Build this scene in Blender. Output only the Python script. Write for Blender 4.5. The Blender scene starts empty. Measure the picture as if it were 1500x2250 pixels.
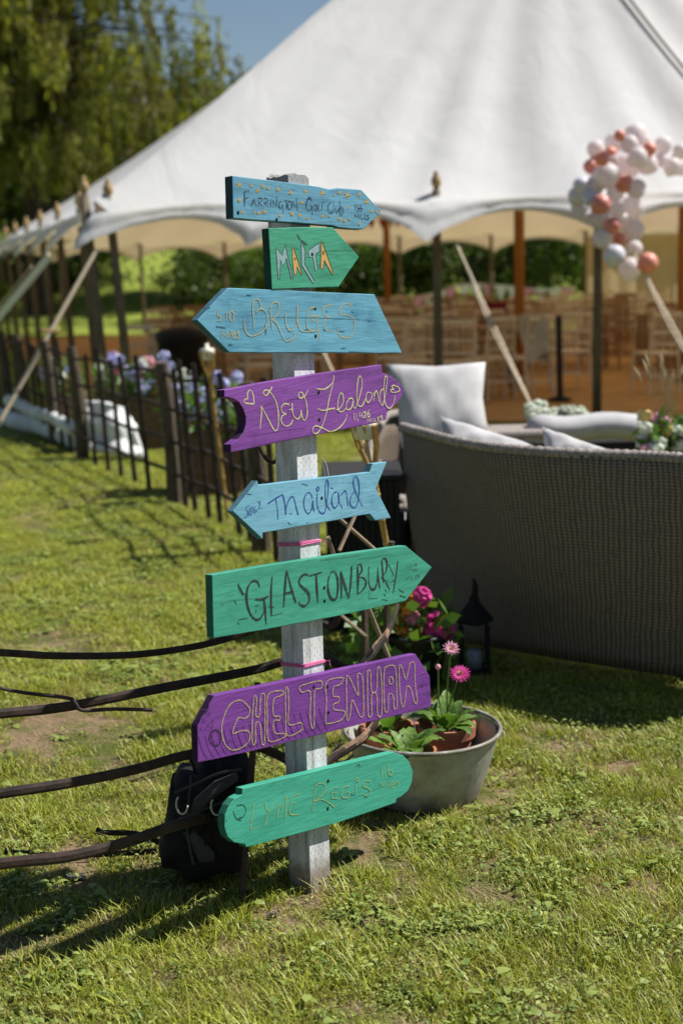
import bpy, math, random
import numpy as np
from mathutils import Vector, Matrix
random.seed(7); RNG = np.random.default_rng(7)
S = bpy.context.scene
COL = S.collection
R = math.radians

# ------------------------------------------------------------------ camera, world, sun
FPX, PITCH, ROLL, CH = 3125.0, math.atan(545/3125.0), R(1.4), 1.556
F_ = Vector((0, math.cos(PITCH), -math.sin(PITCH)))
U_ = Vector((0, math.sin(PITCH), math.cos(PITCH)))
X_ = Vector((1, 0, 0))
CAM = Vector((0, 0, CH))
cd = bpy.data.cameras.new('camera'); cam = bpy.data.objects.new('camera', cd); COL.objects.link(cam)
cd.sensor_fit = 'VERTICAL'; cd.sensor_height = 36.0; cd.sensor_width = 24.0
cd.lens = FPX/2250*36
rt = math.cos(ROLL)*X_ - math.sin(ROLL)*U_
up = math.sin(ROLL)*X_ + math.cos(ROLL)*U_
m = Matrix((rt, up, -F_)).transposed().to_4x4(); m.translation = CAM
cam.matrix_world = m
cd.clip_start = 0.05; cd.clip_end = 600
cd.dof.use_dof = True; cd.dof.focus_distance = 3.52; cd.dof.aperture_fstop = 2.8
S.camera = cam
SUN_EL, SUN_AZ = R(53), R(13)          # azimuth measured from +x towards +y
sv = Vector((math.cos(SUN_EL)*math.cos(SUN_AZ), math.cos(SUN_EL)*math.sin(SUN_AZ), math.sin(SUN_EL)))
W = bpy.data.worlds.new('World'); S.world = W; W.use_nodes = True
nt = W.node_tree; bg = nt.nodes['Background']
sk = nt.nodes.new('ShaderNodeTexSky'); sk.sky_type = 'NISHITA'; sk.sun_disc = False
sk.sun_elevation = SUN_EL; sk.sun_rotation = math.pi/2 - SUN_AZ
sk.air_density = 1.0; sk.dust_density = .4; sk.ozone_density = 1.5
nt.links.new(sk.outputs[0], bg.inputs[0]); bg.inputs[1].default_value = 0.05
sl = bpy.data.lights.new('sun', 'SUN'); sl.energy = 5.0; sl.angle = R(0.53); sl.color = (1, .965, .90)
so = bpy.data.objects.new('sun', sl); COL.objects.link(so)
so.rotation_euler = sv.to_track_quat('Z', 'Y').to_euler(); so.location = (6, 2, 12)
S.view_settings.view_transform = 'Standard'; S.view_settings.look = 'None'
S.view_settings.exposure = 0.62; S.view_settings.gamma = 1; S.view_settings.use_curve_mapping = False
S.cycles.use_denoising = True
S.cycles.max_bounces = 8; S.cycles.diffuse_bounces = 3; S.cycles.transparent_max_bounces = 8
S.cycles.sample_clamp_indirect = 6

# ------------------------------------------------------------------ pixel of the photograph -> point of the place
def ray(u, v):
    x, y = u-750.0, 1125.0-v
    xp = x*math.cos(ROLL) + y*math.sin(ROLL); yp = -x*math.sin(ROLL) + y*math.cos(ROLL)
    return X_*xp + U_*yp + F_*FPX
def gz(u, v, z=0.0):
    d = ray(u, v); return CAM + d*((z-CH)/d.z)
def aY(u, v, Y):
    d = ray(u, v); return CAM + d*(Y/d.y)
def onpl(u, v, P, N):
    d = ray(u, v); return CAM + d*((P-CAM).dot(N)/d.dot(N))
def colx(u, v, X0, Y0, H):
    pass

# ------------------------------------------------------------------ object helpers
WO = {}
def props(o, label=None, cat=None, group=None, kind=None):
    if label: o['label'] = label
    if cat: o['category'] = cat
    if group: o['group'] = group
    if kind: o['kind'] = kind
    return o
def empty(name, loc, label, cat, group=None):
    o = bpy.data.objects.new(name, None); COL.objects.link(o); o.location = Vector(loc); o.empty_display_size = .1
    WO[o.name] = Vector(loc)
    return props(o, label, cat, group)
class MB:
    def __init__(s): s.v = []; s.f = []; s.mi = []
    def add(s, V, Fc, mi=0):
        n = len(s.v); s.v.extend([tuple(p) for p in V]); s.f.extend([tuple(i+n for i in f) for f in Fc]); s.mi.extend([mi]*len(Fc)); return s
    def box(s, c, d, M=None, mi=0):
        x, y, z = d[0]/2, d[1]/2, d[2]/2; c = Vector(c)
        V = [Vector((a*x, b*y, e*z)) for a in (-1, 1) for b in (-1, 1) for e in (-1, 1)]
        V = [(M @ p if M else p) + c for p in V]
        return s.add(V, [(0,1,3,2),(4,6,7,5),(0,4,5,1),(2,3,7,6),(0,2,6,4),(1,5,7,3)], mi)
    def tube(s, P, r, n=8, flat=1.0, cap=True, mi=0, upv=None):
        P = [Vector(p) for p in P]; V = []; Fc = []
        rs = r if hasattr(r, '__len__') else [r]*len(P)
        prev = None
        for i, p in enumerate(P):
            t = (P[min(i+1, len(P)-1)] - P[max(i-1, 0)]).normalized()
            a = Vector(upv) if upv is not None else (prev if prev is not None else (Vector((0, 0, 1)) if abs(t.z) < .9 else Vector((1, 0, 0))))
            b1 = (a - t*a.dot(t)).normalized(); b2 = t.cross(b1); prev = b1
            for k in range(n):
                an = 2*math.pi*(k+.5)/n
                V.append(p + b1*math.cos(an)*rs[i] + b2*math.sin(an)*rs[i]*flat)
        for i in range(len(P)-1):
            for k in range(n):
                k2 = (k+1) % n
                Fc.append((i*n+k, i*n+k2, (i+1)*n+k2, (i+1)*n+k))
        if cap:
            Fc.append(tuple(range(n-1, -1, -1))); Fc.append(tuple((len(P)-1)*n+k for k in range(n)))
        return s.add(V, Fc, mi)
    def lathe(s, prof, c=(0,0,0), n=24, sx=1, sy=1, mi=0):
        V = []; Fc = []; c = Vector(c)
        for (r, z) in prof:
            for k in range(n):
                a = 2*math.pi*k/n; V.append(c + Vector((r*math.cos(a)*sx, r*math.sin(a)*sy, z)))
        for i in range(len(prof)-1):
            for k in range(n):
                k2 = (k+1) % n; Fc.append((i*n+k, i*n+k2, (i+1)*n+k2, (i+1)*n+k))
        return s.add(V, Fc, mi)
    def ball(s, c, r, n=12, sz=1.0, mi=0):
        prof = [(max(1e-4, r*math.sin(math.pi*i/(n//2+2))), -r*sz*math.cos(math.pi*i/(n//2+2))) for i in range(n//2+3)]
        return s.lathe(prof, c, n, mi=mi)
    def grid(s, fn, nu, nv, mi=0):
        V = [fn(i/nu, j/nv) for j in range(nv+1) for i in range(nu+1)]
        Fc = [(j*(nu+1)+i, j*(nu+1)+i+1, (j+1)*(nu+1)+i+1, (j+1)*(nu+1)+i) for j in range(nv) for i in range(nu)]
        return s.add(V, Fc, mi)
def link(name, me, mats, parent, loc, smooth):
    for mm in (mats if isinstance(mats, (list, tuple)) else [mats]): me.materials.append(mm)
    if smooth: me.polygons.foreach_set('use_smooth', [True]*len(me.polygons))
    o = bpy.data.objects.new(name, me); COL.objects.link(o)
    if parent is not None:
        o.parent = parent; o.location = Vector(loc) - WO[parent.name]
    else: o.location = loc
    WO[o.name] = Vector(loc)
    return o
def build(mb, name, mats, parent=None, origin=None, smooth=False, bevel=0, sub=0, uvs=None, **pr):
    V = mb.v
    if origin is None:
        A = np.array(V); lo, hi = A.min(0), A.max(0)
        origin = Vector(((lo[0]+hi[0])/2, (lo[1]+hi[1])/2, lo[2]))
    origin = Vector(origin)
    me = bpy.data.meshes.new(name)
    me.from_pydata([(p[0]-origin.x, p[1]-origin.y, p[2]-origin.z) for p in V], [], mb.f)
    if any(mb.mi): me.polygons.foreach_set('material_index', mb.mi)
    if uvs is not None:
        ul = me.uv_layers.new(name='UVMap')
        for l in me.loops: ul.data[l.index].uv = uvs[l.vertex_index]
    me.update()
    o = link(name, me, mats, parent, origin, smooth)
    if bevel:
        b = o.modifiers.new('bevel', 'BEVEL'); b.width = bevel; b.segments = 2; b.limit_method = 'ANGLE'; b.angle_limit = R(40)
    if sub:
        q = o.modifiers.new('sub', 'SUBSURF'); q.levels = sub; q.render_levels = sub
    return props(o, **pr)
def npmesh(name, V, Fq, mats, parent=None, origin=(0,0,0), smooth=False, attr=None, do_link=True, **pr):
    V = np.asarray(V, dtype=np.float32) - np.array(origin, dtype=np.float32); Fq = np.asarray(Fq, dtype=np.int32); k = Fq.shape[1]
    me = bpy.data.meshes.new(name); me.vertices.add(len(V)); me.vertices.foreach_set('co', V.ravel())
    me.loops.add(Fq.size); me.loops.foreach_set('vertex_index', Fq.ravel())
    me.polygons.add(len(Fq)); me.polygons.foreach_set('loop_start', np.arange(0, Fq.size, k, dtype=np.int32))
    me.update(calc_edges=True)
    if attr is not None:
        a = me.attributes.new('rnd', 'FLOAT', 'POINT'); a.data.foreach_set('value', np.asarray(attr, dtype=np.float32))
    if not do_link:
        for mm in (mats if isinstance(mats, (list, tuple)) else [mats]): me.materials.append(mm)
        return bpy.data.objects.new(name, me)
    return props(link(name, me, mats, parent, Vector(origin), smooth), **pr)
def kids(o): return [c for c in bpy.data.objects if c.parent is o]
TREE = {}
def dup(root, loc, rz=0, sc=1, **pr):
    if root.name not in TREE:
        TREE[root.name] = [(c, kids(c)) for c in kids(root)]
    r = root.copy(); COL.objects.link(r); r.location = loc; r.rotation_euler = (0, 0, rz); r.scale = (sc,)*3
    for c, gs in TREE[root.name]:
        d = c.copy(); COL.objects.link(d); d.parent = r
        for g in gs:
            e = g.copy(); COL.objects.link(e); e.parent = d
    return props(r, **pr)
def cr(P, n=5, closed=False):
    P = [Vector(p) for p in P]
    if len(P) < 3: return P
    out = []; N = len(P)
    for i in range(N if closed else N-1):
        g = lambda j: P[j % N] if closed else P[max(0, min(N-1, j))]
        a, b, c, d = g(i-1), g(i), g(i+1), g(i+2)
        for k in range(n):
            t = k/n
            out.append(.5*((2*b)+(c-a)*t+(2*a-5*b+4*c-d)*t*t+(3*b-a-3*c+d)*t**3))
    out.append(P[0] if closed else P[-1])
    return out

# ------------------------------------------------------------------ materials
class NT:
    def __init__(s, name):
        s.m = bpy.data.materials.new(name); s.m.use_nodes = True; s.t = s.m.node_tree; s.p = s.t.nodes['Principled BSDF']; s.out = s.t.nodes['Material Output']
    def n(s, typ, ins=None, **kw):
        q = s.t.nodes.new(typ)
        for k, v in kw.items(): setattr(q, k, v)
        if ins:
            for k, v in ins.items(): s.set(q, k, v)
        return q
    def set(s, q, k, v):
        i = q.inputs[k]
        if hasattr(v, 'is_output') or hasattr(v, 'links'): s.t.links.new(v, i)
        else: i.default_value = v
    def math(s, op, a, b=None, c=None):
        q = s.n('ShaderNodeMath', operation=op); s.set(q, 0, a)
        if b is not None: s.set(q, 1, b)
        if c is not None: s.set(q, 2, c)
        return q.outputs[0]
    def mix(s, f, a, b, bt='MIX'):
        q = s.n('ShaderNodeMix', data_type='RGBA', blend_type=bt); s.set(q, 0, f)
        s.set(q, 6, a if hasattr(a, 'links') else (*a[:3], 1)); s.set(q, 7, b if hasattr(b, 'links') else (*b[:3], 1)); return q.outputs[2]
    def noise(s, scale, vec=None, det=4, rough=.6, dist=0):
        q = s.n('ShaderNodeTexNoise', {'Scale': scale, 'Detail': det, 'Roughness': rough, 'Distortion': dist})
        if vec is not None: s.set(q, 'Vector', vec)
        return q.outputs['Fac']
    def ramp(s, f, lo, hi, a=0.0, b=1.0):
        q = s.n('ShaderNodeMapRange', {0: f, 1: lo, 2: hi, 3: a, 4: b}); q.interpolation_type = 'SMOOTHSTEP'; return q.outputs[0]
    def obj(s, sc=(1,1,1), rot=(0,0,0), out='Object'):
        tc = s.n('ShaderNodeTexCoord'); mp = s.n('ShaderNodeMapping', {'Vector': tc.outputs[out], 'Scale': sc, 'Rotation': rot}); return mp.outputs[0]
    def bump(s, h, strength=.5, dist=.002, nrm=None):
        q = s.n('ShaderNodeBump', {'Height': h, 'Strength': strength, 'Distance': dist})
        if nrm is not None: s.set(q, 'Normal', nrm)
        return q.outputs[0]
def simple(name, c1, c2=None, scale=8, rough=.7, bump=0, bscale=40, bdist=.003, metal=0, spec=.3, stretch=(1,1,1), trans=0, tcol=None, coat=0):
    t = NT(name); v = t.obj(stretch); p = t.p
    c2 = c2 or tuple(x*.75 for x in c1)
    col = t.mix(t.ramp(t.noise(scale, v), .35, .65), c1, c2)
    t.set(p, 'Base Color', col); t.set(p, 'Roughness', rough); t.set(p, 'Metallic', metal); t.set(p, 'Specular IOR Level', spec)
    if coat: t.set(p, 'Coat Weight', coat)
    if bump: t.set(p, 'Normal', t.bump(t.noise(bscale, v, 5), bump, bdist))
    if trans:
        tr = t.n('ShaderNodeBsdfTranslucent', {'Color': (*tcol, 1) if tcol else (*c1, 1)})
        mx = t.n('ShaderNodeMixShader', {0: trans, 1: p.outputs[0], 2: tr.outputs[0]}); t.t.links.new(mx.outputs[0], t.out.inputs[0])
    return t.m
def leafmat(name, c1, c2, c3=None, rough=.5, trans=.35, spec=.35, tc=(1.3, 1.5, .5), nscale=3):
    t = NT(name); a = t.n('ShaderNodeAttribute', attribute_name='rnd').outputs['Fac']
    col = t.mix(a, c1, c2)
    if c3: col = t.mix(t.ramp(t.noise(nscale, t.obj()), .45, .65), col, c3)
    t.set(t.p, 'Base Color', col); t.set(t.p, 'Roughness', rough); t.set(t.p, 'Specular IOR Level', spec)
    tcol = t.mix(1.0, col, tc, 'MULTIPLY')
    tr = t.n('ShaderNodeBsdfTranslucent', {'Color': tcol})
    mx = t.n('ShaderNodeMixShader', {0: trans, 1: t.p.outputs[0], 2: tr.outputs[0]}); t.t.links.new(mx.outputs[0], t.out.inputs[0])
    return t.m
def boardmat(name, col, dark, seed, rub=.3):
    t = NT(name); p = t.p
    tc = t.n('ShaderNodeTexCoord').outputs['Object']
    def mp(sc, rot=(0,0,0), loc=(0,0,0)): return t.n('ShaderNodeMapping', {'Vector': tc, 'Scale': sc, 'Rotation': rot, 'Location': loc}).outputs[0]
    off = (seed*3.7, seed*1.3, seed)
    grain = t.noise(1, mp((5, 110, 30), loc=off), 5, .65, 1.2)
    fine = t.noise(1, mp((25, 600, 200), loc=off), 2, .6)
    saw = t.n('ShaderNodeTexWave', {'Vector': mp((1,1,1), (0,0,R(38))), 'Scale': 42, 'Distortion': 2.5, 'Detail': 2, 'Detail Scale': 3}).outputs['Fac']
    sawm = t.ramp(t.noise(7, mp((1,1,1), loc=off), 2), .42, .62)
    rings = t.n('ShaderNodeTexWave', {'Vector': mp((3, 55, 6), (0,0,R(2+seed)), off), 'Scale': 1.1, 'Distortion': 9, 'Detail': 2, 'Detail Scale': .9}).outputs['Fac']
    vor = t.n('ShaderNodeTexVoronoi', {'Vector': mp((9, 22, 9), loc=off), 'Scale': 1.0}).outputs['Distance']
    knot = t.ramp(vor, .0, .16, 1, 0)
    blot = t.noise(9, mp((1, 1.6, 1), loc=off), 4, .7)
    c = t.mix(t.ramp(grain, .3, .75), col, tuple(x*.82 for x in col))
    c = t.mix(t.math('MULTIPLY', t.ramp(blot, .48, .75), .7), c, dark)
    c = t.mix(t.math('MULTIPLY', knot, .5), c, dark)
    c = t.mix(t.math('MULTIPLY', t.math('MULTIPLY', t.ramp(saw, .8, 1), sawm), .28), c, dark)
    brush = t.noise(1, mp((3, 26, 10), loc=(seed*2, 1, 0)), 4, .6, .5)
    c = t.mix(t.math('MULTIPLY', t.ramp(brush, .48, .70), .5), c, tuple(min(1, x*1.22+.006) for x in col))
    c = t.mix(t.math('MULTIPLY', t.ramp(brush, .47, .30), .5), c, dark)
    chip = t.ramp(t.noise(1, mp((38, 90, 60), loc=off), 4, .7), .70, .72)
    c = t.mix(t.math('MULTIPLY', chip, .75), c, (.30, .22, .14))
    worn = t.math('MULTIPLY', t.ramp(t.noise(30, mp((1, 3, 1), loc=off), 5, .75), .66, .74), rub)
    c = t.mix(worn, c, tuple(min(1, x*.5+.25) for x in col))
    ck = t.ramp(t.noise(1, mp((2.5, 60, 8), loc=(seed, 0, 0)), 3, .6, .4), .712, .73)
    c = t.mix(t.math('MULTIPLY', ck, .7), c, tuple(x*.25 for x in dark))
    t.set(p, 'Base Color', c); t.set(p, 'Roughness', .62); t.set(p, 'Specular IOR Level', .35)
    h = t.math('ADD', t.math('MULTIPLY', grain, .8), t.math('MULTIPLY', fine, .25))
    h = t.math('ADD', h, t.math('MULTIPLY', rings, .35))
    h = t.math('ADD', h, t.math('MULTIPLY', t.math('MULTIPLY', saw, sawm), .45))
    h = t.math('SUBTRACT', h, t.math('MULTIPLY', knot, .8)); h = t.math('SUBTRACT', h, t.math('MULTIPLY', ck, 1.2))
    t.set(p, 'Normal', t.bump(h, .45, .0015))
    return t.m
def postmat():
    t = NT('flaking_white_paint_wood'); p = t.p; tc = t.n('ShaderNodeTexCoord').outputs['Object']
    sp = t.n('ShaderNodeSeparateXYZ', {0: tc})
    def dash(ax, cw, chh, dw, dh, sh):
        u = t.math('DIVIDE', ax, cw); cell = t.math('FLOOR', u)
        v = t.math('ADD', t.math('DIVIDE', sp.outputs[2], chh), t.math('MULTIPLY', t.math('MODULO', cell, 2.0), sh))
        jit = t.n('ShaderNodeTexWhiteNoise', {'Vector': t.n('ShaderNodeCombineXYZ', {0: cell, 1: t.math('FLOOR', v), 2: 0.0}).outputs[0]}).outputs['Value']
        fu = t.math('ABSOLUTE', t.math('SUBTRACT', t.math('FRACT', u), t.math('ADD', .4, t.math('MULTIPLY', jit, .2))))
        fv = t.math('ABSOLUTE', t.math('SUBTRACT', t.math('FRACT', v), .5))
        a = t.ramp(fu, dw*.5, dw, 1, 0); b = t.ramp(fv, dh*.7, dh, 1, 0)
        return t.math('MULTIPLY', t.math('MULTIPLY', a, b), t.ramp(jit, .02, .3))
    geo = t.n('ShaderNodeNewGeometry'); vt = t.n('ShaderNodeVectorTransform', {0: geo.outputs['True Normal']}, vector_type='NORMAL', convert_from='WORLD', convert_to='OBJECT')
    ns = t.n('ShaderNodeSeparateXYZ', {0: vt.outputs[0]})
    fx = t.ramp(t.math('ABSOLUTE', ns.outputs[0]), .5, .6)
    dx = dash(sp.outputs[0], .0095, .019, .12, .17, .5); dy = dash(sp.outputs[1], .0125, .018, .11, .12, .33)
    d = t.math('ADD', t.math('MULTIPLY', dx, t.math('SUBTRACT', 1.0, fx)), t.math('MULTIPLY', dy, fx))
    mp = t.n('ShaderNodeMapping', {'Vector': tc, 'Scale': (14, 14, 3)}).outputs[0]
    st = t.noise(2.2, mp, 6, .7); fl = t.noise(60, tc, 5, .7)
    base = t.mix(t.ramp(st, .35, .7), (.64, .65, .67), (.38, .39, .38))
    base = t.mix(t.math('MULTIPLY', t.ramp(fl, .6, .68), .5), base, (.30, .29, .27))
    topw = t.ramp(sp.outputs[2], 1.70, 1.79)
    base = t.mix(t.math('MULTIPLY', topw, .75), base, (.16, .15, .15))
    base = t.mix(t.math('MULTIPLY', d, .6), base, (.10, .095, .11))
    lg = t.noise(1, t.n('ShaderNodeMapping', {'Vector': tc, 'Scale': (70, 70, 1.3)}).outputs[0], 4, .6)
    base = t.mix(t.math('MULTIPLY', t.ramp(lg, .60, .66), .6), base, (.17, .165, .16))
    sb = t.ramp(t.math('SUBTRACT', sp.outputs[2], t.math('MULTIPLY', t.noise(25, tc), .09)), .0, .05, 1, 0)
    base = t.mix(t.math('MULTIPLY', sb, .8), base, (.16, .11, .06))
    t.set(p, 'Base Color', base); t.set(p, 'Roughness', .75)
    h = t.math('SUBTRACT', t.math('MULTIPLY', t.noise(1, t.n('ShaderNodeMapping', {'Vector': tc, 'Scale': (160, 160, 9)}).outputs[0], 4), .5), d)
    t.set(p, 'Normal', t.bump(h, .7, .0015)); return t.m
M = {}
M['post'] = postmat()
BCOL = dict(blue=(.10, .28, .39), blue2=(.10, .30, .41), blue3=(.15, .36, .47), green=(.038, .27, .165), green2=(.042, .28, .19), green3=(.043, .31, .215), purple=(.18, .048, .265), purple2=(.15, .035, .235))
for k_, c_ in BCOL.items(): M[k_+'_end'] = simple(k_+'_shade_darkened_end', tuple(x*(.22 if k_ in ('blue', 'green', 'purple', 'purple2') else .5) for x in c_), None, 60, .8, .8, 150, .001)  # board ends: paint colour darkened, shade of the end faces put into the colour
M['blue'] = boardmat('sky_blue_painted_board', (.10, .28, .39), (.03, .13, .22), 1.0)
M['blue2'] = boardmat('pale_blue_painted_board', (.10, .30, .41), (.03, .14, .24), 2.6)
M['blue3'] = boardmat('light_blue_painted_board', (.15, .36, .47), (.05, .2, .3), 4.3)
M['green'] = boardmat('emerald_painted_board', (.038, .27, .165), (.012, .16, .09), 3.1)
M['green2'] = boardmat('sea_green_painted_board', (.042, .28, .19), (.014, .18, .12), 5.2)
M['green3'] = boardmat('mint_green_painted_board', (.043, .31, .215), (.014, .2, .13), 6.6)
M['purple'] = boardmat('violet_painted_board', (.18, .048, .265), (.07, .015, .13), 7.4)
M['purple2'] = boardmat('deep_violet_painted_board', (.15, .035, .235), (.06, .012, .13), 8.8)
def ink(n, c, lo=.5):
    t = NT(n); v = t.obj(); t.set(t.p, 'Base Color', t.mix(t.noise(60, v), c, tuple(x*.75 for x in c))); t.set(t.p, 'Roughness', .6)
    t.set(t.p, 'Alpha', t.ramp(t.noise(170, t.obj((1, 1.6, 1)), 4, .7), .3, .56, lo, 1.0)); return t.m
M['navy'] = ink('navy_marker', (.012, .018, .06)); M['black'] = ink('black_marker', (.018, .014, .022))
M['ink_blue'] = ink('blue_marker', (.015, .05, .30)); M['gold'] = ink('gold_marker', (.50, .33, .07))
M['ochre'] = ink('ochre_marker', (.46, .38, .15)); M['cream'] = ink('cream_marker', (.58, .56, .27))
M['lime'] = ink('faded_gold_marker', (.27, .40, .15), .3); M['mfill'] = ink('grey_blue_marker', (.25, .40, .42)); M['ofill'] = ink('amber_marker', (.62, .37, .10))
M['crackg'] = ink('dark_green_crack', (.008, .09, .05)); M['crackb'] = ink('dark_blue_crack', (.015, .08, .15)); M['crackp'] = ink('dark_violet_crack', (.05, .01, .09))
M['pinkie'] = simple('pink_twine', (.75, .18, .38), (.6, .1, .28), 200, .7, .5, 500)
M['iron'] = simple('rusty_black_iron', (.016, .011, .010), (.05, .028, .02), 25, .75, .8, 90, .002, spec=.4)
M['rust'] = simple('pale_rusty_iron', (.30, .19, .13), (.13, .075, .05), 40, .8, .9, 120, .002)
M['screw'] = simple('dark_screw', (.015, .025, .03), None, 50, .4, metal=.6)
M['rope'] = simple('hemp_rope', (.66, .56, .42), (.52, .42, .30), 60, .8, .6, 160)
M['strap'] = simple('cream_strap', (.80, .77, .68), (.66, .63, .55), 30, .8)
M['pole'] = simple('weathered_pole', (.17, .13, .085), (.09, .075, .045), 6, .8, .3, 40, .004, stretch=(6, 6, 1))
M['king'] = simple('varnished_pine_pole', (.50, .21, .05), (.38, .15, .035), 5, .5, stretch=(6, 6, 1))
M['finial'] = simple('turned_wood_finial', (.42, .29, .13), (.28, .18, .08), 20, .6)
M['timber'] = simple('old_grey_fence_timber', (.115, .088, .062), (.055, .042, .03), 10, .85, .6, 60, .006, stretch=(5, 5, 1))
M['wood'] = simple('brown_chair_wood', (.40, .24, .13), (.28, .16, .085), 12, .55, stretch=(3, 3, 1))
M['wood2'] = simple('limed_chair_wood', (.80, .67, .50), (.68, .54, .40), 12, .55)
M['table'] = simple('brown_table_top', (.42, .27, .15), (.33, .2, .11), 7, .5)
M['cushion'] = simple('light_grey_cushion_fabric', (.47, .46, .46), (.40, .39, .40), 6, .9, .35, 260, .001)
def zincmat():
    t = NT('dull_galvanised_steel'); p = t.p; v = t.obj(); vs = t.obj((1, 1, .25))
    c = t.mix(t.ramp(t.noise(5, v, 5, .65), .35, .65), (.50, .495, .46), (.30, .295, .265)); c = t.mix(t.math('MULTIPLY', t.ramp(t.noise(22, vs, 5, .7), .5, .7), .6), c, (.19, .175, .14))
    lowz = t.ramp(t.n('ShaderNodeSeparateXYZ', {0: v}).outputs[2], .0, .09, 1, 0); c = t.mix(t.math('MULTIPLY', lowz, t.ramp(t.noise(14, v, 4), .3, .6, .2, .8)), c, (.12, .10, .07))
    t.set(p, 'Base Color', c); t.set(p, 'Metallic', .25); t.set(p, 'Roughness', t.ramp(t.noise(12, v), .3, .7, .42, .7)); t.set(p, 'Normal', t.bump(t.math('ADD', t.noise(6, v, 3), t.math('MULTIPLY', t.noise(70, v, 4), .12)), .5, .012)); return t.m
M['zinc'] = zincmat()
M['zinc_old'] = simple('dull_galvanised_steel', (.46, .455, .43), (.26, .255, .235), 9, .5, .2, 30, .002, metal=.35, spec=.5)
M['terra'] = simple('terracotta', (.42, .17, .095), (.30, .11, .06), 14, .8, .2, 80)
M['soil'] = simple('potting_soil', (.045, .03, .02), (.02, .014, .01), 60, .95, 1, 90, .01)
M['bag'] = simple('black_bag_nylon', (.006, .006, .007), (.010, .010, .012), 20, .85, .5, 60, .004)
M['baggrey'] = simple('grey_bag_panel', (.045, .048, .05), (.03, .032, .036), 20, .7, .3, 200)
M['ring'] = simple('pale_plastic_ring', (.55, .55, .5), None, 40, .35)
M['bamboo'] = simple('bamboo_cane', (.50, .33, .12), (.36, .22, .07), 14, .45, stretch=(2, 2, 6))
M['stick'] = simple('pale_stick', (.34, .26, .19), (.2, .15, .1), 20, .8)
M['lantern'] = simple('black_lantern_metal', (.007, .007, .008), None, 20, .7)
M['glass'] = simple('lantern_candle', (.25, .26, .30), None, 20, .5)
M['mat'] = simple('coir_matting', (.60, .34, .13), (.50, .27, .10), 1.6, .95, .5, 60, .004)
M['roll'] = simple('rolled_canvas', (.70, .72, .71), (.52, .54, .53), 4, .8, .5, 8, .03)
M['bwhite'] = simple('white_balloon', (.82, .78, .78), (.80, .76, .77), 4, .45, spec=.3, trans=.45, tcol=(.9, .8, .8))
M['bcoral'] = simple('coral_balloon', (.84, .36, .27), (.78, .31, .23), 4, .42, spec=.5, trans=.2, tcol=(.8, .2, .12))
M['bred'] = simple('brick_pink_balloon', (.64, .22, .19), (.56, .19, .16), 4, .42, spec=.5)
M['blav'] = simple('lavender_balloon', (.76, .72, .80), (.70, .67, .76), 4, .45, spec=.3, trans=.2, tcol=(.6, .6, .75))
M['flagw'] = simple('white_bunting_cloth', (.75, .74, .76), None, 5, .9, trans=.4, tcol=(.7, .7, .72))
M['flagp'] = simple('pink_bunting_cloth', (.70, .42, .58), None, 5, .9, trans=.4, tcol=(.7, .4, .55))
M['flagr'] = simple('red_bunting_cloth', (.5, .08, .06), None, 5, .9, trans=.3, tcol=(.5, .08, .06))
M['coat'] = simple('grey_beige_cloth', (.60, .54, .45), (.5, .44, .36), 8, .9)
M['redcoat'] = simple('dark_red_cloth', (.22, .02, .03), None, 8, .9)
M['dark'] = simple('black_plastic', (.012, .012, .013), None, 8, .5)
M['planter'] = simple('wooden_trough', (.16, .10, .06), (.1, .06, .035), 12, .8)
M['stem'] = simple('green_stem', (.12, .22, .05), (.09, .17, .04), 20, .5, trans=.15)
def crinkle(m_):
    nt_ = m_.node_tree; P_ = nt_.nodes['Principled BSDF']; tc = nt_.nodes.new('ShaderNodeTexCoord'); n_ = nt_.nodes.new('ShaderNodeTexVoronoi'); n_.inputs['Scale'].default_value = 75; nt_.links.new(tc.outputs['Object'], n_.inputs['Vector'])
    b_ = nt_.nodes.new('ShaderNodeBump'); b_.inputs['Strength'].default_value = .5; b_.inputs['Distance'].default_value = .004; nt_.links.new(n_.outputs['Distance'], b_.inputs['Height']); nt_.links.new(b_.outputs[0], P_.inputs['Normal']); return m_
M['gleaf'] = leafmat('gerbera_leaf', (.06, .13, .022), (.15, .25, .05), rough=.5, trans=.3, spec=.3)
M['pleaf'] = leafmat('planter_leaf', (.06, .13, .02), (.14, .24, .05), trans=.3)
M['magenta'] = simple('magenta_petal', (.72, .09, .38), (.6, .06, .3), 40, .6, trans=.3, tcol=(.8, .15, .45))
M['palepink'] = simple('pale_pink_petal', (.78, .42, .55), (.7, .32, .47), 40, .6, trans=.3, tcol=(.8, .45, .55))
M['yellowc'] = simple('yellow_flower_centre', (.72, .58, .22), (.6, .4, .12), 200, .8)
M['lilac'] = simple('lilac_flower', (.44, .46, .76), (.68, .68, .86), 30, .6, trans=.3, tcol=(.5, .5, .9))
M['white'] = simple('white_flower', (.78, .80, .74), (.7, .74, .6), 30, .6, trans=.3, tcol=(.7, .75, .6))
M['pinkf'] = simple('pink_flower', (.75, .25, .33), (.7, .35, .4), 30, .6, trans=.25)
M['orangef'] = simple('orange_flower', (.75, .25, .05), (.7, .4, .08), 30, .6, trans=.25)
M['thread'] = simple('white_thread', (.6, .62, .55), None, 40, .7)
M['bark'] = simple('bark', (.06, .045, .035), (.03, .025, .02), 10, .9, .7, 20, .02)
M['wheat'] = simple('dry_wheat', (.5, .38, .2), None, 30, .8)
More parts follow.
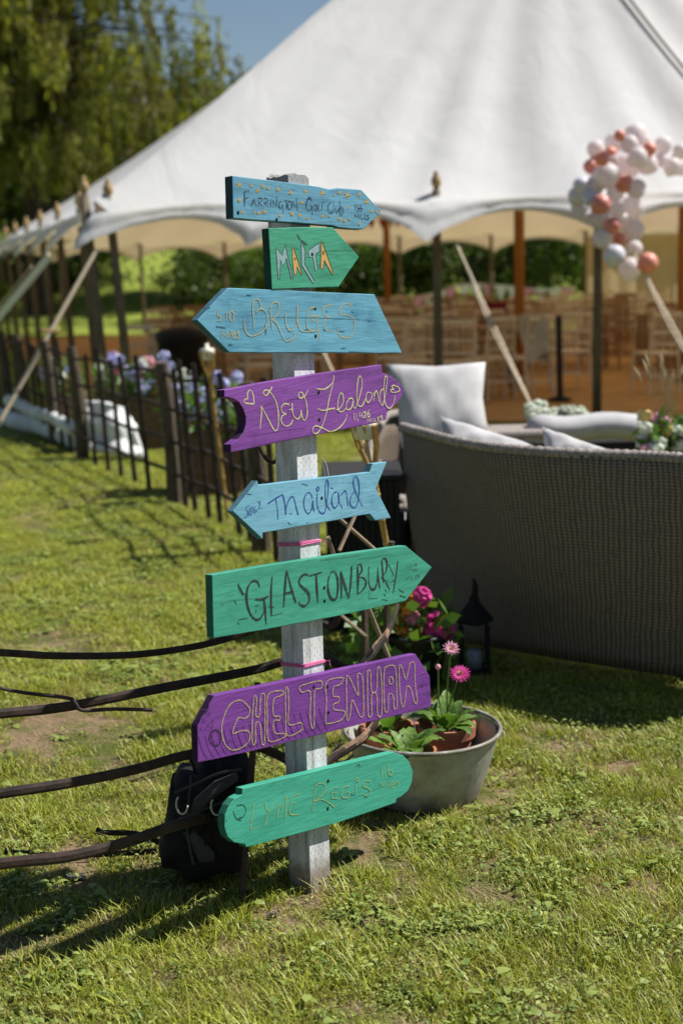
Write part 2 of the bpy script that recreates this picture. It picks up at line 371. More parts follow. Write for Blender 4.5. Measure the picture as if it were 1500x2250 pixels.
def canvasmat():
    t = NT('white_marquee_canvas'); p = t.p
    geo = t.n('ShaderNodeNewGeometry'); v = t.obj()
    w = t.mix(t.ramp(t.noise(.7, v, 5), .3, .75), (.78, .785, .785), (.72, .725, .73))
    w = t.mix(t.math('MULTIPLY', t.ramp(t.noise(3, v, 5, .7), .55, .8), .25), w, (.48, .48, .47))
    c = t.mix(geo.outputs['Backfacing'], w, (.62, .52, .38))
    t.set(p, 'Base Color', c); t.set(p, 'Roughness', .75); t.set(p, 'Specular IOR Level', .25)
    t.set(p, 'Normal', t.bump(t.noise(1.6, t.obj((1, 1, .5)), 4, .5, .6), .35, .06))
    tr = t.n('ShaderNodeBsdfTranslucent', {'Color': (.58, .46, .30, 1)})
    mx = t.n('ShaderNodeMixShader', {0: .30, 1: p.outputs[0], 2: tr.outputs[0]}); t.t.links.new(mx.outputs[0], t.out.inputs[0]); return t.m
M['canvas'] = canvasmat()
M['wallcanvas'] = simple('cream_canvas_wall', (.60, .52, .38), (.52, .44, .31), 2, .85, trans=.3, tcol=(.65, .52, .32))
def rattan():
    t = NT('woven_rattan'); p = t.p; tc = t.n('ShaderNodeTexCoord').outputs['UV']; sp = t.n('ShaderNodeSeparateXYZ', {0: tc})
    dn = t.n('ShaderNodeTexNoise', {'Vector': tc, 'Scale': 9.0, 'Detail': 3}); ds = t.n('ShaderNodeSeparateXYZ', {0: dn.outputs['Color']})
    u = t.math('ADD', sp.outputs[0], t.math('MULTIPLY', ds.outputs[0], .022)); v = t.math('ADD', sp.outputs[1], t.math('MULTIPLY', ds.outputs[1], .018))
    cu, cv = .021, .0125
    U1 = t.math('DIVIDE', u, cu); V1 = t.math('DIVIDE', v, cv)
    par = t.math('MODULO', t.math('ADD', t.math('FLOOR', U1), t.math('FLOOR', V1)), 2.0)
    su = t.math('SINE', t.math('MULTIPLY', t.math('FRACT', U1), math.pi)); svv = t.math('SINE', t.math('MULTIPLY', t.math('FRACT', V1), math.pi))
    h = t.math('ADD', t.math('MULTIPLY', su, t.math('SUBTRACT', 1.0, par)), t.math('MULTIPLY', svv, par))
    h = t.math('MULTIPLY', h, t.math('POWER', t.math('MULTIPLY', su, svv), .35))
    stake = t.ramp(t.math('ABSOLUTE', t.math('SUBTRACT', t.math('FRACT', t.math('DIVIDE', u, .062)), .5)), .34, .42)
    nz = t.noise(20, tc, 3)
    c = t.mix(h, (.018, .013, .009), (.30, .235, .17)); c = t.mix(t.math('MULTIPLY', stake, .12), c, (.2, .16, .12)); c = t.mix(t.ramp(nz, .45, .75, 0, .6), c, (.10, .08, .06))
    t.set(p, 'Base Color', c); t.set(p, 'Roughness', .6); t.set(p, 'Normal', t.bump(t.math('ADD', h, t.math('MULTIPLY', stake, .25)), .8, .004)); return t.m
M['rattan'] = rattan()
M['rim'] = simple('rattan_rim', (.40, .35, .32), (.22, .19, .17), 40, .65, 1, 70, .008, stretch=(3, 1, 1))

def groundmat():
    t = NT('lawn_soil'); p = t.p; v = t.obj()
    big = t.noise(.9, v, 4); fine = t.noise(45, v, 5, .7); mid = t.noise(9, v, 4)
    grass = t.mix(fine, (.045, .055, .012), (.13, .15, .03)); soil = t.mix(fine, (.14, .09, .05), (.33, .24, .15))
    f = t.ramp(t.math('ADD', t.math('MULTIPLY', big, .6), t.math('MULTIPLY', mid, .4)), .42, .56)
    near = t.mix(f, soil, grass)
    far = t.mix(t.noise(.25, v, 4), (.17, .22, .03), (.24, .28, .05))
    dist = t.ramp(t.n('ShaderNodeSeparateXYZ', {0: v}).outputs[1], 9, 16)
    t.set(p, 'Base Color', t.mix(dist, near, far)); t.set(p, 'Roughness', .9); t.set(p, 'Specular IOR Level', .15)
    t.set(p, 'Normal', t.bump(t.math('ADD', fine, mid), .9, .02)); return t.m
M['ground'] = groundmat()
M['grass'] = leafmat('grass_blade', (.12, .165, .015), (.42, .44, .05), (.34, .30, .09), rough=.45, trans=.24, spec=.32, tc=(1.25, 1.25, .5), nscale=1.7)
M['weed'] = leafmat('broad_weed_leaf', (.09, .145, .022), (.33, .38, .10), rough=.45, trans=.22, spec=.32, tc=(1.3, 1.4, .5))
M['straw'] = leafmat('dry_straw', (.27, .19, .10), (.42, .31, .17), rough=.7, trans=.2, tc=(1, 1, 1))
M['conifer'] = leafmat('drooping_conifer_foliage', (.055, .07, .012), (.32, .33, .055), (.12, .10, .035), rough=.6, trans=.4, spec=.2, nscale=.6, tc=(1.5, 1.5, .5))
M['treeleaf'] = leafmat('broad_tree_foliage', (.035, .07, .012), (.10, .15, .03), rough=.55, trans=.3, spec=.25)
M['hedge'] = leafmat('hedge_foliage', (.03, .055, .012), (.10, .14, .03), rough=.55, trans=.3, spec=.25)
M['bush'] = leafmat('light_bush_foliage', (.09, .15, .02), (.17, .24, .045), rough=.55, trans=.35, spec=.25)

crinkle(M['gleaf'])
# ------------------------------------------------------------------ ground and far hillside
def hz(x, y):
    s = np.clip((y-33)/26.0, 0, 1); return (s*s*(3-2*s))*(3.0 - .02*(x+4))
xs = np.concatenate([np.linspace(-150, -16, 14), np.linspace(-14, 14, 30), np.linspace(16, 150, 14)])
ys = np.concatenate([np.linspace(-12, 2, 8), np.linspace(2.4, 20, 60), np.linspace(21, 60, 40), np.linspace(65, 300, 14)])
GX, GY = np.meshgrid(xs, ys)
GZ = hz(GX, GY)
V = np.stack([GX.ravel(), GY.ravel(), GZ.ravel()], 1); nx = len(xs)
Fq = [(j*nx+i, j*nx+i+1, (j+1)*nx+i+1, (j+1)*nx+i) for j in range(len(ys)-1) for i in range(nx-1)]
npmesh('ground', V, Fq, M['ground'], smooth=True, kind='structure')

# ------------------------------------------------------------------ grass (stuff)
def blades(n, rad, hmin, hmax, w, seed, lean=.5, flat=False):
    r = np.random.default_rng(seed); V = []; Fc = []; A = []
    for i in range(n):
        a = r.uniform(0, 2*np.pi); d = rad*math.sqrt(r.uniform()); x, y = d*math.cos(a), d*math.sin(a)
        h = r.uniform(hmin, hmax); th = r.uniform(0, 2*np.pi); ln = h*r.uniform(.1, lean*2)
        dx, dy = math.cos(th)*ln, math.sin(th)*ln; px, py = -math.sin(th)*w/2, math.cos(th)*w/2
        c = r.uniform(); k = len(V); q = .8 if not flat else .15
        V += [(x-px, y-py, -.004), (x+px, y+py, -.004), (x+dx*.4-px*.9, y+dy*.4-py*.9, h*.6*q), (x+dx*.4+px*.9, y+dy*.4+py*.9, h*.6*q), (x+dx, y+dy, h*q)]
        Fc += [(k, k+1, k+3), (k, k+3, k+2), (k+2, k+3, k+4)]; A += [c]*5
    return V, Fc, A
def weeds(n, rad, seed, size):
    r = np.random.default_rng(seed); V = []; Fc = []; A = []
    for i in range(n):
        a = r.uniform(0, 2*np.pi); d = rad*math.sqrt(r.uniform()); x, y, z = d*math.cos(a), d*math.sin(a), r.uniform(.006, .028)
        L = size*r.uniform(.6, 1.4); wd = L*r.uniform(.35, .6); th = r.uniform(0, 2*np.pi); t1 = r.uniform(-.5, .6); t2 = r.uniform(-.5, .5)
        ux, uy, uz = math.cos(th), math.sin(th), t1; vx, vy, vz = -math.sin(th), math.cos(th), t2
        c = r.uniform(); k = len(V)
        for (p, q, s) in ((0, 0, 0), (.35, .5, .12), (.35, -.5, .12), (.75, .38, .1), (.75, -.38, .1), (1, 0, -.08)):
            V.append((x+ux*p*L+vx*q*wd, y+uy*p*L+vy*q*wd, max(.003, z+uz*p*L*.5+vz*q*wd+s*L)))
        Fc += [(k, k+1, k+2), (k+1, k+3, k+2), (k+2, k+3, k+4), (k+3, k+5, k+4)]; A += [c]*6
    return V, Fc, A
clcol = bpy.data.collections.new('lawn_clumps')
NG, NW, NS = 6, 4, 3
for i in range(NG):
    V, Fc, A = blades(120, .06, .007, (.024, .03, .022, .034, .046, .055)[i], .0023, 10+i, (.9, .7, 1.1, .8, .6, .7)[i])
    clcol.objects.link(npmesh('a_clump_%d' % i, V, Fc, M['grass'], attr=A, do_link=False))
for i in range(NW):
    V, Fc, A = weeds(30 if i < 3 else 12, .06, 30+i, .0125 if i < 3 else .024)
    clcol.objects.link(npmesh('b_clump_%d' % i, V, Fc, M['weed'], attr=A, do_link=False))
for i in range(NS):
    V, Fc, A = blades(45, .06, .02, .05, .0016, 50+i, 1.1, True)
    clcol.objects.link(npmesh('c_clump_%d' % i, V, Fc, M['straw'], attr=A, do_link=False))
bare = []   # soil patches: centre, radius
for (u, v, r_) in ((828, 1872, .17), (740, 1900, .08), (120, 1600, .28), (60, 1640, .22), (230, 1690, .2), (90, 1415, .3), (230, 1428, .2), (700, 1975, .07), (600, 1995, .07), (60, 2075, .13),
                   (190, 1905, .12), (560, 1100, .35), (380, 1095, .3), (130, 1000, .3), (760, 1330, .2), (1440, 1950, .06), (1180, 1850, .05), (420, 1640, .1), (1000, 2150, .03)):
    g = gz(u, v); bare.append((g.x, g.y, r_))
holes = []  # filled later: (x, y, r)
def lawn(name, y0, y1, dens, sc, seed, wide=1.6):
    r = np.random.default_rng(seed)
    wmax = wide*y1*.27+.3; n = int(dens*(y1-y0)*2*wmax)
    x = r.uniform(-wmax, wmax, n); y = r.uniform(y0, y1, n)
    k = np.abs(x) < (y*.27*wide+.25)
    x, y = x[k], y[k]; n = len(x)
    nz = np.sin(x*3.1+1.3)*np.sin(y*2.3+.4)+.6*np.sin(x*7.7+y*3.3)+.5*np.sin(x*2.1-y*6.1+2)
    b = np.zeros(n)
    wob = 1+.35*np.sin(x*23+y*7)+.25*np.sin(y*31-x*11)
    for (bx, by, br) in bare: b = np.maximum(b, np.clip(1.6-1.6*np.hypot(x-bx, y-by)/(br*wob), 0, 1))
    b = np.maximum(b, np.clip((nz-1.25)*1.2, 0, .75))
    u = r.uniform(size=n)
    keep = (u > b*.8)
    for (hx, hy, hr) in holes: keep &= np.hypot(x-hx, y-hy) > hr
    x, y, b = x[keep], y[keep], b[keep]; n = len(x)
    u = r.uniform(size=n); wz = np.sin(x*5.1+y*2.2)*np.sin(y*4.7-x*1.9)
    pw = np.clip(.30+.22*wz, .08, .6)
    t = np.where(u < pw, 1, 0)
    t = np.where(r.uniform(size=n) < .06+b*.8, 2, t)
    idx = np.where(t == 0, r.integers(0, NG, n), np.where(t == 1, NG+r.integers(0, NW, n), NG+NW+r.integers(0, NS, n)))
    sca = sc*(1+.28*np.sin(x*13+y*5)*np.sin(y*11-x*4))*r.uniform(.65, 1.35, n)*np.where(t == 2, 1.0, 1-.3*b)
    me = bpy.data.meshes.new(name); me.vertices.add(n)
    me.vertices.foreach_set('co', np.stack([x, y, hz(x, y)], 1).astype(np.float32).ravel())
    for nm, ty, dat in (('idx', 'INT', idx.astype(np.int32)), ('sca', 'FLOAT', sca.astype(np.float32)), ('rz', 'FLOAT', r.uniform(0, 6.28, n).astype(np.float32))):
        a = me.attributes.new(nm, ty, 'POINT'); a.data.foreach_set('value', dat)
    o = bpy.data.objects.new(name, me); COL.objects.link(o); props(o, kind='stuff', label='short lawn of grass and clover with dry straw patches', cat='grass')
    g = bpy.data.node_groups.new(name+'_nodes', 'GeometryNodeTree')
    g.interface.new_socket('Geometry', in_out='INPUT', socket_type='NodeSocketGeometry'); g.interface.new_socket('Geometry', in_out='OUTPUT', socket_type='NodeSocketGeometry')
    N = g.nodes; L = g.links
    gi, go = N.new('NodeGroupInput'), N.new('NodeGroupOutput')
    ci = N.new('GeometryNodeCollectionInfo'); ci.inputs['Collection'].default_value = clcol; ci.inputs['Separate Children'].default_value = True; ci.inputs['Reset Children'].default_value = True
    iop = N.new('GeometryNodeInstanceOnPoints'); iop.inputs['Pick Instance'].default_value = True
    def at(nm, ty):
        q = N.new('GeometryNodeInputNamedAttribute'); q.data_type = ty; q.inputs['Name'].default_value = nm; return q.outputs['Attribute']
    cx = N.new('ShaderNodeCombineXYZ'); L.new(at('rz', 'FLOAT'), cx.inputs[2])
    L.new(gi.outputs[0], iop.inputs['Points']); L.new(ci.outputs[0], iop.inputs['Instance']); L.new(at('idx', 'INT'), iop.inputs['Instance Index'])
    L.new(cx.outputs[0], iop.inputs['Rotation']); cs = N.new('ShaderNodeCombineXYZ'); mz = N.new('ShaderNodeMath'); mz.operation = 'MULTIPLY'; mz.inputs[1].default_value = .9/sc**1.15; sc_o = at('sca', 'FLOAT'); L.new(sc_o, mz.inputs[0]); L.new(sc_o, cs.inputs[0]); L.new(sc_o, cs.inputs[1]); L.new(mz.outputs[0], cs.inputs[2]); L.new(cs.outputs[0], iop.inputs['Scale']); L.new(iop.outputs[0], go.inputs[0])
    md = o.modifiers.new('scatter', 'NODES'); md.node_group = g
    return o

# ------------------------------------------------------------------ trees and hedges
def leafcloud(pts, L, Wd, seed, droop=0.0, spread=1.0):
    """one small bent leaf (a quad) per point; pts (n,3)"""
    r = np.random.default_rng(seed); n = len(pts)
    th = r.uniform(0, 2*np.pi, n); el = r.uniform(-1, 1, n)*spread*1.2
    d = np.stack([np.cos(th)*np.cos(el), np.sin(th)*np.cos(el), np.sin(el)], 1)
    d[:, 2] -= droop; d /= np.linalg.norm(d, axis=1)[:, None]
    q = r.normal(size=(n, 3)); q -= (q*d).sum(1)[:, None]*d; q /= np.linalg.norm(q, axis=1)[:, None]
    l = (L*r.uniform(.6, 1.4, n))[:, None]; w = (Wd*r.uniform(.6, 1.4, n))[:, None]
    V = np.stack([pts, pts+d*l*.5+q*w*.5, pts+d*l, pts+d*l*.5-q*w*.5], 1).reshape(-1, 3)
    Fq = np.arange(4*n).reshape(n, 4); A = np.repeat(np.clip(r.normal(.5, .25, n), 0, 1), 4)
    return V, Fq, A
def clumps(center, radii, ncl, per, cr_, seed, shell=.55, flatb=None):
    r = np.random.default_rng(seed); P = []
    for i in range(ncl):
        d = r.normal(size=3); d /= np.linalg.norm(d); k = r.uniform(shell, 1.0)
        c = np.array(center)+d*np.array(radii)*k
        if flatb is not None and c[2] < flatb: c[2] = flatb+r.uniform(0, .5)
        q = r.normal(size=(per, 3))*cr_*r.uniform(.5, 1.2)*np.array([1, 1, .7]); P.append(c+q)
    return np.concatenate(P)
def tree(label, base, H, center, radii, ncl, per, crr, L, Wd, mat, seed, cat='tree', group=None, shell=.5, name='broad_tree'):
    t = empty(name, base, label, cat, group)
    mb = MB(); b = Vector(base); r = random.Random(seed)
    top = Vector((center[0], center[1], center[2]+radii[2]*.4))
    mb.tube([b-Vector((0,0,.2)), b.lerp(top, .35)+Vector((.1, 0, 0)), b.lerp(top, .7), top], [H*.028, H*.022, H*.014, H*.004], 8)
    for i in range(9):
        s = b.lerp(top, .25+.07*i); a = r.uniform(0, 6.28); e = s+Vector((math.cos(a)*radii[0]*.8, math.sin(a)*radii[1]*.8, radii[2]*r.uniform(.1, .5)))
        mb.tube([s, s.lerp(e, .5)+Vector((0, 0, .2)), e], [H*.009, H*.006, H*.002], 5)
    build(mb, 'trunk', M['bark'], t, origin=b)
    P = clumps(center, radii, ncl, per, crr, seed, shell)
    V, Fq, A = leafcloud(P, L, Wd, seed+1)
    npmesh('crown', V, Fq, mat, t, origin=base, attr=A)
    return t
# the drooping conifer, upper left
def weeping():
    b = (-8.1, 38.5, 0.2); t = empty('weeping_conifer', b, 'tall yellow-green conifer with long drooping sprays at the upper left', 'tree')
    r = np.random.default_rng(5); mb = MB(); mb.tube([(b[0], b[1]+.5, -.3), (b[0]+.2, b[1]+.5, 5), (b[0], b[1], 10), (b[0]+.3, b[1], 15)], [.42, .34, .22, .05], 10)
    P = []; AA = []; br = MB()
    for i in range(210):
        z0 = 4.9+9.0*r.uniform()**1.15; a = r.uniform(0, 2*np.pi); reach = 6.9*(1-((z0-4.9)/11)**1.4*.6)*r.uniform(.35, 1.0)
        s = np.array([b[0], b[1], z0]); e = s+np.array([math.cos(a)*reach, math.sin(a)*reach*.7, -reach*.06+r.uniform(-.4, .6)])
        mid = (s+e)/2+np.array([0, 0, .4]); br.tube([s, mid, e], [.05, .035, .012], 4)
        for k in range(int(6+reach*3.6)):
            q = r.uniform(.1, 1.0); c = (1-q)**2*s+2*q*(1-q)*mid+q*q*e + r.normal(size=3)*np.array([.25, .25, .08])
            if c[0] > -6.0 and r.uniform() < .45: continue
            ln = r.uniform(.5, 1.75)*(1.0 if q > .5 else .7); m_ = int(30*ln)
            tt = r.uniform(size=m_)**.8; sw = .075*(1-tt*.55)
            P.append(c[None, :]+np.stack([r.normal(size=m_)*sw+tt*.10*math.cos(a), r.normal(size=m_)*sw+tt*.1*math.sin(a), -tt*ln], 1)); AA.append(np.full(m_, np.clip(r.normal(.45, .4), 0, 1)))
    P = np.concatenate(P); V, Fq, A = leafcloud(P, .24, .06, 9, droop=2.2, spread=.6); A = np.clip(.35*A+.75*np.repeat(np.concatenate(AA), 4)-.05, 0, 1)
    build(mb, 'trunk', M['bark'], t, origin=b); build(br, 'branch', M['bark'], t, origin=b, kind='stuff')
    npmesh('crown', V, Fq, M['conifer'], t, origin=b, attr=A)
weeping()
hb = 'trees and hedges beyond the marquee'
tree('dark broad tree behind the marquee roof edge, right of the conifer', (-3.9, 41, .6), 8, (-3.6, 41, 3.9), (2.1, 2.0, 3.2), 130, 120, .33, .17, .10, M['treeleaf'], 21, group=hb)
tree('very dark dense tree at the far left under the conifer', (-12.6, 43, .6), 9, (-12.4, 43, 3.9), (3.6, 3, 3.1), 170, 120, .42, .18, .11, M['hedge'], 22, group=hb)
tree('very dark dense tree between the conifer trunk and the marquee side', (-8.4, 44, .8), 8, (-8.4, 44, 3.4), (3.2, 2.6, 2.9), 160, 120, .4, .18, .11, M['hedge'], 23, group=hb)
tree('bright green rounded bush at the far left edge', (-6.95, 27.5, 0), 2.6, (-6.95, 27.5, 1.75), (.85, .9, 1.1), 50, 110, .18, .10, .06, M['bush'], 24, 'bush', name='round_bush')
k = 0
for (u, Y, w, h, ml, lab) in ((470, 35, 1.5, 1.9, 'hedge', 'dark shrub beyond the marquee, left of the green sign board'), (600, 36, 1.4, 2.2, 'bush', 'bright shrub beyond the marquee behind the blue sign board'),
                       (760, 35, 1.4, 2.7, 'treeleaf', 'dark leafy shrub beyond the marquee just right of the green sign board'), (860, 37, 1.3, 2.6, 'bush', 'yellow-green shrub seen right of the first orange pole'),
                       (930, 35.5, 1.3, 2.9, 'treeleaf', 'dark leafy shrub behind the grey pole in the middle'), (1040, 35, 1.5, 3.2, 'hedge', 'large dark shrub seen between grey and orange poles'),
                       (1120, 37, 1.3, 2.7, 'bush', 'light green shrub behind the thick orange pole'), (1200, 35, 1.4, 3.1, 'treeleaf', 'dark leafy shrub right of the thick orange pole'),
                       (1300, 36, 1.5, 3.1, 'hedge', 'dark shrub beyond the cream wall panels'), (1420, 36, 1.6, 3.2, 'treeleaf', 'dark shrub beyond the canvas walls at the right')):
    Y += 2; x = aY(u, 600, Y).x; z0 = float(hz(x, Y)); k += 1
    tree(lab, (x, Y, z0), h, (x, Y, z0+h*.5), (w, 1.2, h*.52), 60, 90, .24, .13, .08, M[ml], 60+k, 'shrub', hb, shell=.4, name='hedge_shrub')
for i in range(15):   # far tree line on the brow of the hill
    x = -42+i*6.2; Y = 66+((i*7) % 5)*1.3
    tree('distant dark tree on the brow of the hill', (x, Y, 3), 7, (x, Y, 6), (3.6, 2.6, 3.4), 70, 60, .6, .38, .25, M['treeleaf'], 100+i, group='far trees along the brow of the hill', name='far_tree')

# ------------------------------------------------------------------ marquee
def px_at(u, v, Y): return aY(u, v, Y)
A_ = aY(245, 560, 13.7)
fr = [Vector((A_.x, 13.7, 0))]
P600, P960, P1312 = aY(604, 560, 13.7), aY(960, 600, 13.7), aY(1312, 640, 13.55)
for q in (P600, P960, P1312): fr.append(Vector((q.x, q.y, 0)))
stp = fr[3]-fr[2]
for i in range(3): fr.append(fr[-1]+Vector((1.6, -.05, 0)))
nL = 10; LB = Vector((-8.7, 35.5, 0))
left = [LB.lerp(fr[0], i/nL) for i in range(nL)]
RB = Vector((9.6, 31.0, 0))
right = [fr[-1].lerp(RB, i/7) for i in range(1, 8)]
back = [RB.lerp(LB, i/9) for i in range(1, 9)]
PER = left+fr+right+back          # closed loop
EAVE = 2.14
K1 = aY(1140, 560, 17.6); K1 = Vector((K1.x, 17.6, 6.35)); K2 = aY(850, 600, 24.2); K2 = Vector((K2.x, 24.2, 6.15))
tent = empty('marquee', (2, 20, 0), 'large white pole marquee with scalloped canvas eaves over tables and chairs', 'marquee')
def per_pt(s):
    n = len(PER); i = int(s) % n; f = s-int(s); a, b = PER[i], PER[(i+1) % n]
    return a.lerp(b, f), f, i
def target(p):
    w = max(0, min(1, (p.y-16.5)/8.0)); w = w*w*(3-2*w)
    T = K1.lerp(K2, w); T.z -= 1.0*(4*w*(1-w))*.45; return T
def edge(s):     # roof edge where the valance is sewn
    p, f, i = per_pt(s); T = target(p); sc = 4*f*(1-f)
    d = Vector((T.x-p.x, T.y-p.y, 0)).normalized()
    e = p - d*(.16-.10*sc); e.z = EAVE - .05*(1-sc) + .01
    return e
NS_, NTT = 8, 20
def roof(a, b):
    s = a*len(PER); p, f, i = per_pt(min(s, len(PER)-1e-6)) if s < len(PER) else per_pt(0)
    s = s if s < len(PER) else 0
    e = edge(s); T = target(per_pt(s)[0]); t = b; sc = 4*f*(1-f)
    q = e.lerp(T, t)
    ri = max(0, 1-((i+f)-nL if (i+f) >= nL else nL-(i+f))*1.0) if False else 0
    hipd = abs((i+f)-nL); hip = math.exp(-(hipd*2.2)**2)
    g = t**(1.22) ; lin = t**(1.08)
    g = g*(1-hip)+lin*hip
    q.z = e.z + (T.z-e.z)*g
    wr = math.exp(-t*9)*(-.10*sc + .025*math.sin(s*34+t*9)*(1-sc*.5))
    wr += .04*math.sin(s*6.28*1.5+1.2*math.sin(t*5))*math.exp(-abs(t-.25)*4)*(1 if i != nL else .8)
    hs = (i+f)-nL; wr -= .24*math.exp(-((hs+.34)*5)**2)*math.exp(-abs(t-.35)*1.2); wr += .10*math.exp(-((hs+.02)*9)**2)*math.exp(-abs(t-.45)*1.5); wr -= .10*math.exp(-((hs-.16)*12)**2)*math.exp(-abs(t-.35)*2); wr += .09*math.exp(-((hs+.75)*5)**2)*math.exp(-abs(t-.4)*2); wr -= .05*math.exp(-((hs-.25)*6)**2)*math.exp(-t*1.5); wr += .05*math.exp(-(((i+f)-nL+.02)*9)**2)
    wr += (.035*math.exp(-abs(t-.3)*3)*math.sin((hipd**.6)*19+t*3) if hipd < 1.2 else 0)*(1-hipd/1.2 if hipd < 1.2 else 0)
    q.z += wr
    return q
mb = MB(); mb.grid(roof, len(PER)*NS_, NTT)
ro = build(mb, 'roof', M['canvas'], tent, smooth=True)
# make sure the outer face is the front face
vm = MB()
def val(a, b):
    s = a*len(PER); s = s if s < len(PER) else 0
    p, f, i = per_pt(s); e = edge(s); sc = 4*f*(1-f); T = target(p)
    d = Vector((T.x-p.x, T.y-p.y, 0)).normalized()
    drop = .36-.22*sc**.8
    out = (.10+.17*(1-sc))*b+.02*math.sin(b*3.1)+.014*math.sin(b*10+1.5*math.sin(s*3))+.018*math.sin(s*41+b*3)*b
    q = e - d*out + d*.02*b; q.z = e.z - drop*b - .004
    return q
vm.grid(lambda a, b: val(1-a, b), len(PER)*12, 6)
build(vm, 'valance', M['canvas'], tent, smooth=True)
for m_, tt in ((fr, 1),):
    pass
def pole(p, lean=(0, 0), top=2.22, r=.045, mat='pole', fin=True):
    mb = MB(); b = Vector((p[0]-lean[0], p[1]-lean[1], 0)); t = Vector((p[0], p[1], top)); mb.tube([b-Vector((0, 0, .1)), b.lerp(t, .5), t], [r, r*.97, r*.9], 10)
    o = build(mb, 'pole', M[mat], tent, origin=b, smooth=True)
    if fin:
        f = MB(); f.lathe([(.001, 0), (.02, 0), (.03, .02), (.05, .06), (.045, .11), (.02, .14), (.028, .16), (.001, .18)], t, 10)
        build(f, 'finial', M['finial'], o, origin=t, smooth=True)
    return o
for i, p in enumerate(fr): pole(p, (-.13, 0) if i == 0 else (0, 0))
for i, p in enumerate(left): pole(p, (-.12, 0))
pole(fr[0]+Vector((-.22, -.05, 0)), (-.13, 0), 2.25, .05)
for p in right[::1]: pole(p)
for p in back: pole(p)
pole(K1, top=6.3, r=.065, mat='king', fin=False); pole(K2, top=6.1, r=.06, mat='king', fin=False)
K3 = aY(1497, 560, 17.6)
pole(K3, top=4.35, r=.05, mat='king', fin=False)
# inner lining eave band (far side) and wall panels at back right
def wall(p, q, nm='wall_panel', arch=True):
    d = (q-p); mb = MB()
    def wf(a, b):
        w = p+d*a; w = w+Vector((-d.y, d.x, 0)).normalized()*(.035*math.sin(a*31)+.02*math.sin(a*57+1)); w.z = .03+b*2.0; return w
    mb.grid(wf, 20, 3); o = build(mb, nm, M['wallcanvas'], tent, smooth=True)
for i in range(0, 2): wall((RB if i == 0 else back[i-1])+Vector((0, -.12, 0)), back[i]+Vector((0, -.12, 0)))
wall(right[-2]+Vector((-.12, 0, 0)), RB+Vector((-.12, -.15, 0)))
# dark seam rope over the roof, right
mb = MB(); pts = []
sR = nL+4.15
for k_ in range(21):
    q = roof(sR/len(PER), .98*k_/20); pts.append(q+Vector((0, -.02, .03)))
mb.tube(pts, .014, 6); build(mb, 'seam_rope', M['timber'], tent, smooth=True)
build(MB().add([(p.x*.985+.03, p.y*.985+.3, .012) for p in PER], [tuple(range(len(PER)))]), 'matting', M['mat'], kind='structure')

def ropething(pa, pb, label, cleat=.5, dbl=True, r=.0115, strap=False):
    t = empty('guy_rope', pb, label, 'guy rope', 'guy ropes of the marquee'); pa, pb = Vector(pa), Vector(pb); mb = MB()
    c = pa.lerp(pb, cleat)
    if strap: mb.tube([pa, pb], .05, 6, .25); build(mb, 'webbing', M['strap'], t)
    else:
        mb.tube([pa, pb], r, 6)
        build(mb, 'rope', M['rope'], t)
        if dbl: build(MB().tube([pa+Vector((.02, -.02, -.03)), pa.lerp(pb, cleat*.5)+Vector((-.04, 0, 0)), c], r*.8, 6), 'rope', M['rope'], t)
        build(MB().tube([c-Vector((.09, 0, -.01)), c+Vector((.09, 0, -.01))], .022, 6), 'cleat', M['finial'], t)
    build(MB().tube([pb-Vector((0, 0, .15)), pb+Vector((0, 0, .12))], .02, 6), 'peg', M['iron'], t)
def gp(u, v): return gz(u, v)
ropething(aY(213, 548, 13.5), gp(-32, 985), 'left corner guy rope with wooden cleat running down to the left edge', .42, False, .019)
ropething(aY(110, 562, 15.2), gp(-170, 900), 'broad cream webbing strap leaving the marquee side at the far left', strap=True)
ropething(aY(70, 585, 17.2), gp(-150, 860), 'thin far guy rope behind the broad webbing strap', .5, False, .012)
ropething(aY(998, 528, 13.5), gp(1222, 1010), 'doubled guy rope from the middle pole ending behind the sofa', .84)
ropething(aY(600, 530, 13.5), gp(832, 1040), 'guy rope mostly hidden behind the signpost', .9, False)
ropething(aY(1368, 515, 13.3), gp(1640, 1010), 'doubled guy rope leaving the balloons towards the right edge', .9)

# ------------------------------------------------------------------ balloons
bl = empty('balloon_garland', aY(1340, 600, 13.1), 'garland of white, coral and lavender balloons tied at the marquee eave', 'balloons')
BLL = [(645,520,70,0),(640,578,42,1),(860,400,45,1),(815,465,82,0),(1000,400,95,0),(950,480,75,0),(775,560,55,1),(700,610,60,1),(785,620,50,0),(600,680,60,1),(740,765,105,0),(930,680,110,0),(1110,660,85,0),
 (1125,525,55,1),(1250,490,75,0),(1405,540,60,0),(1352,598,28,2),(905,835,75,1),(640,850,80,0),(820,920,75,0),(520,850,70,3),(475,945,75,3),(500,1050,70,3),(690,1020,78,2),(970,1050,95,0),(840,1070,65,0),
 (790,1215,70,2),(980,1255,95,0),(700,1330,80,0),(860,1330,55,1),(990,1420,70,0),(810,1480,90,3),(950,1600,95,0),(1110,1545,82,1),(880,1160,60,0),(680,1150,78,0),(1020,600,80,0),(1230,620,60,0),(1330,680,75,0),(1010,880,80,0),(1410,690,70,0),(590,960,70,3),(1080,440,50,0)]
bmesh_cache = {}
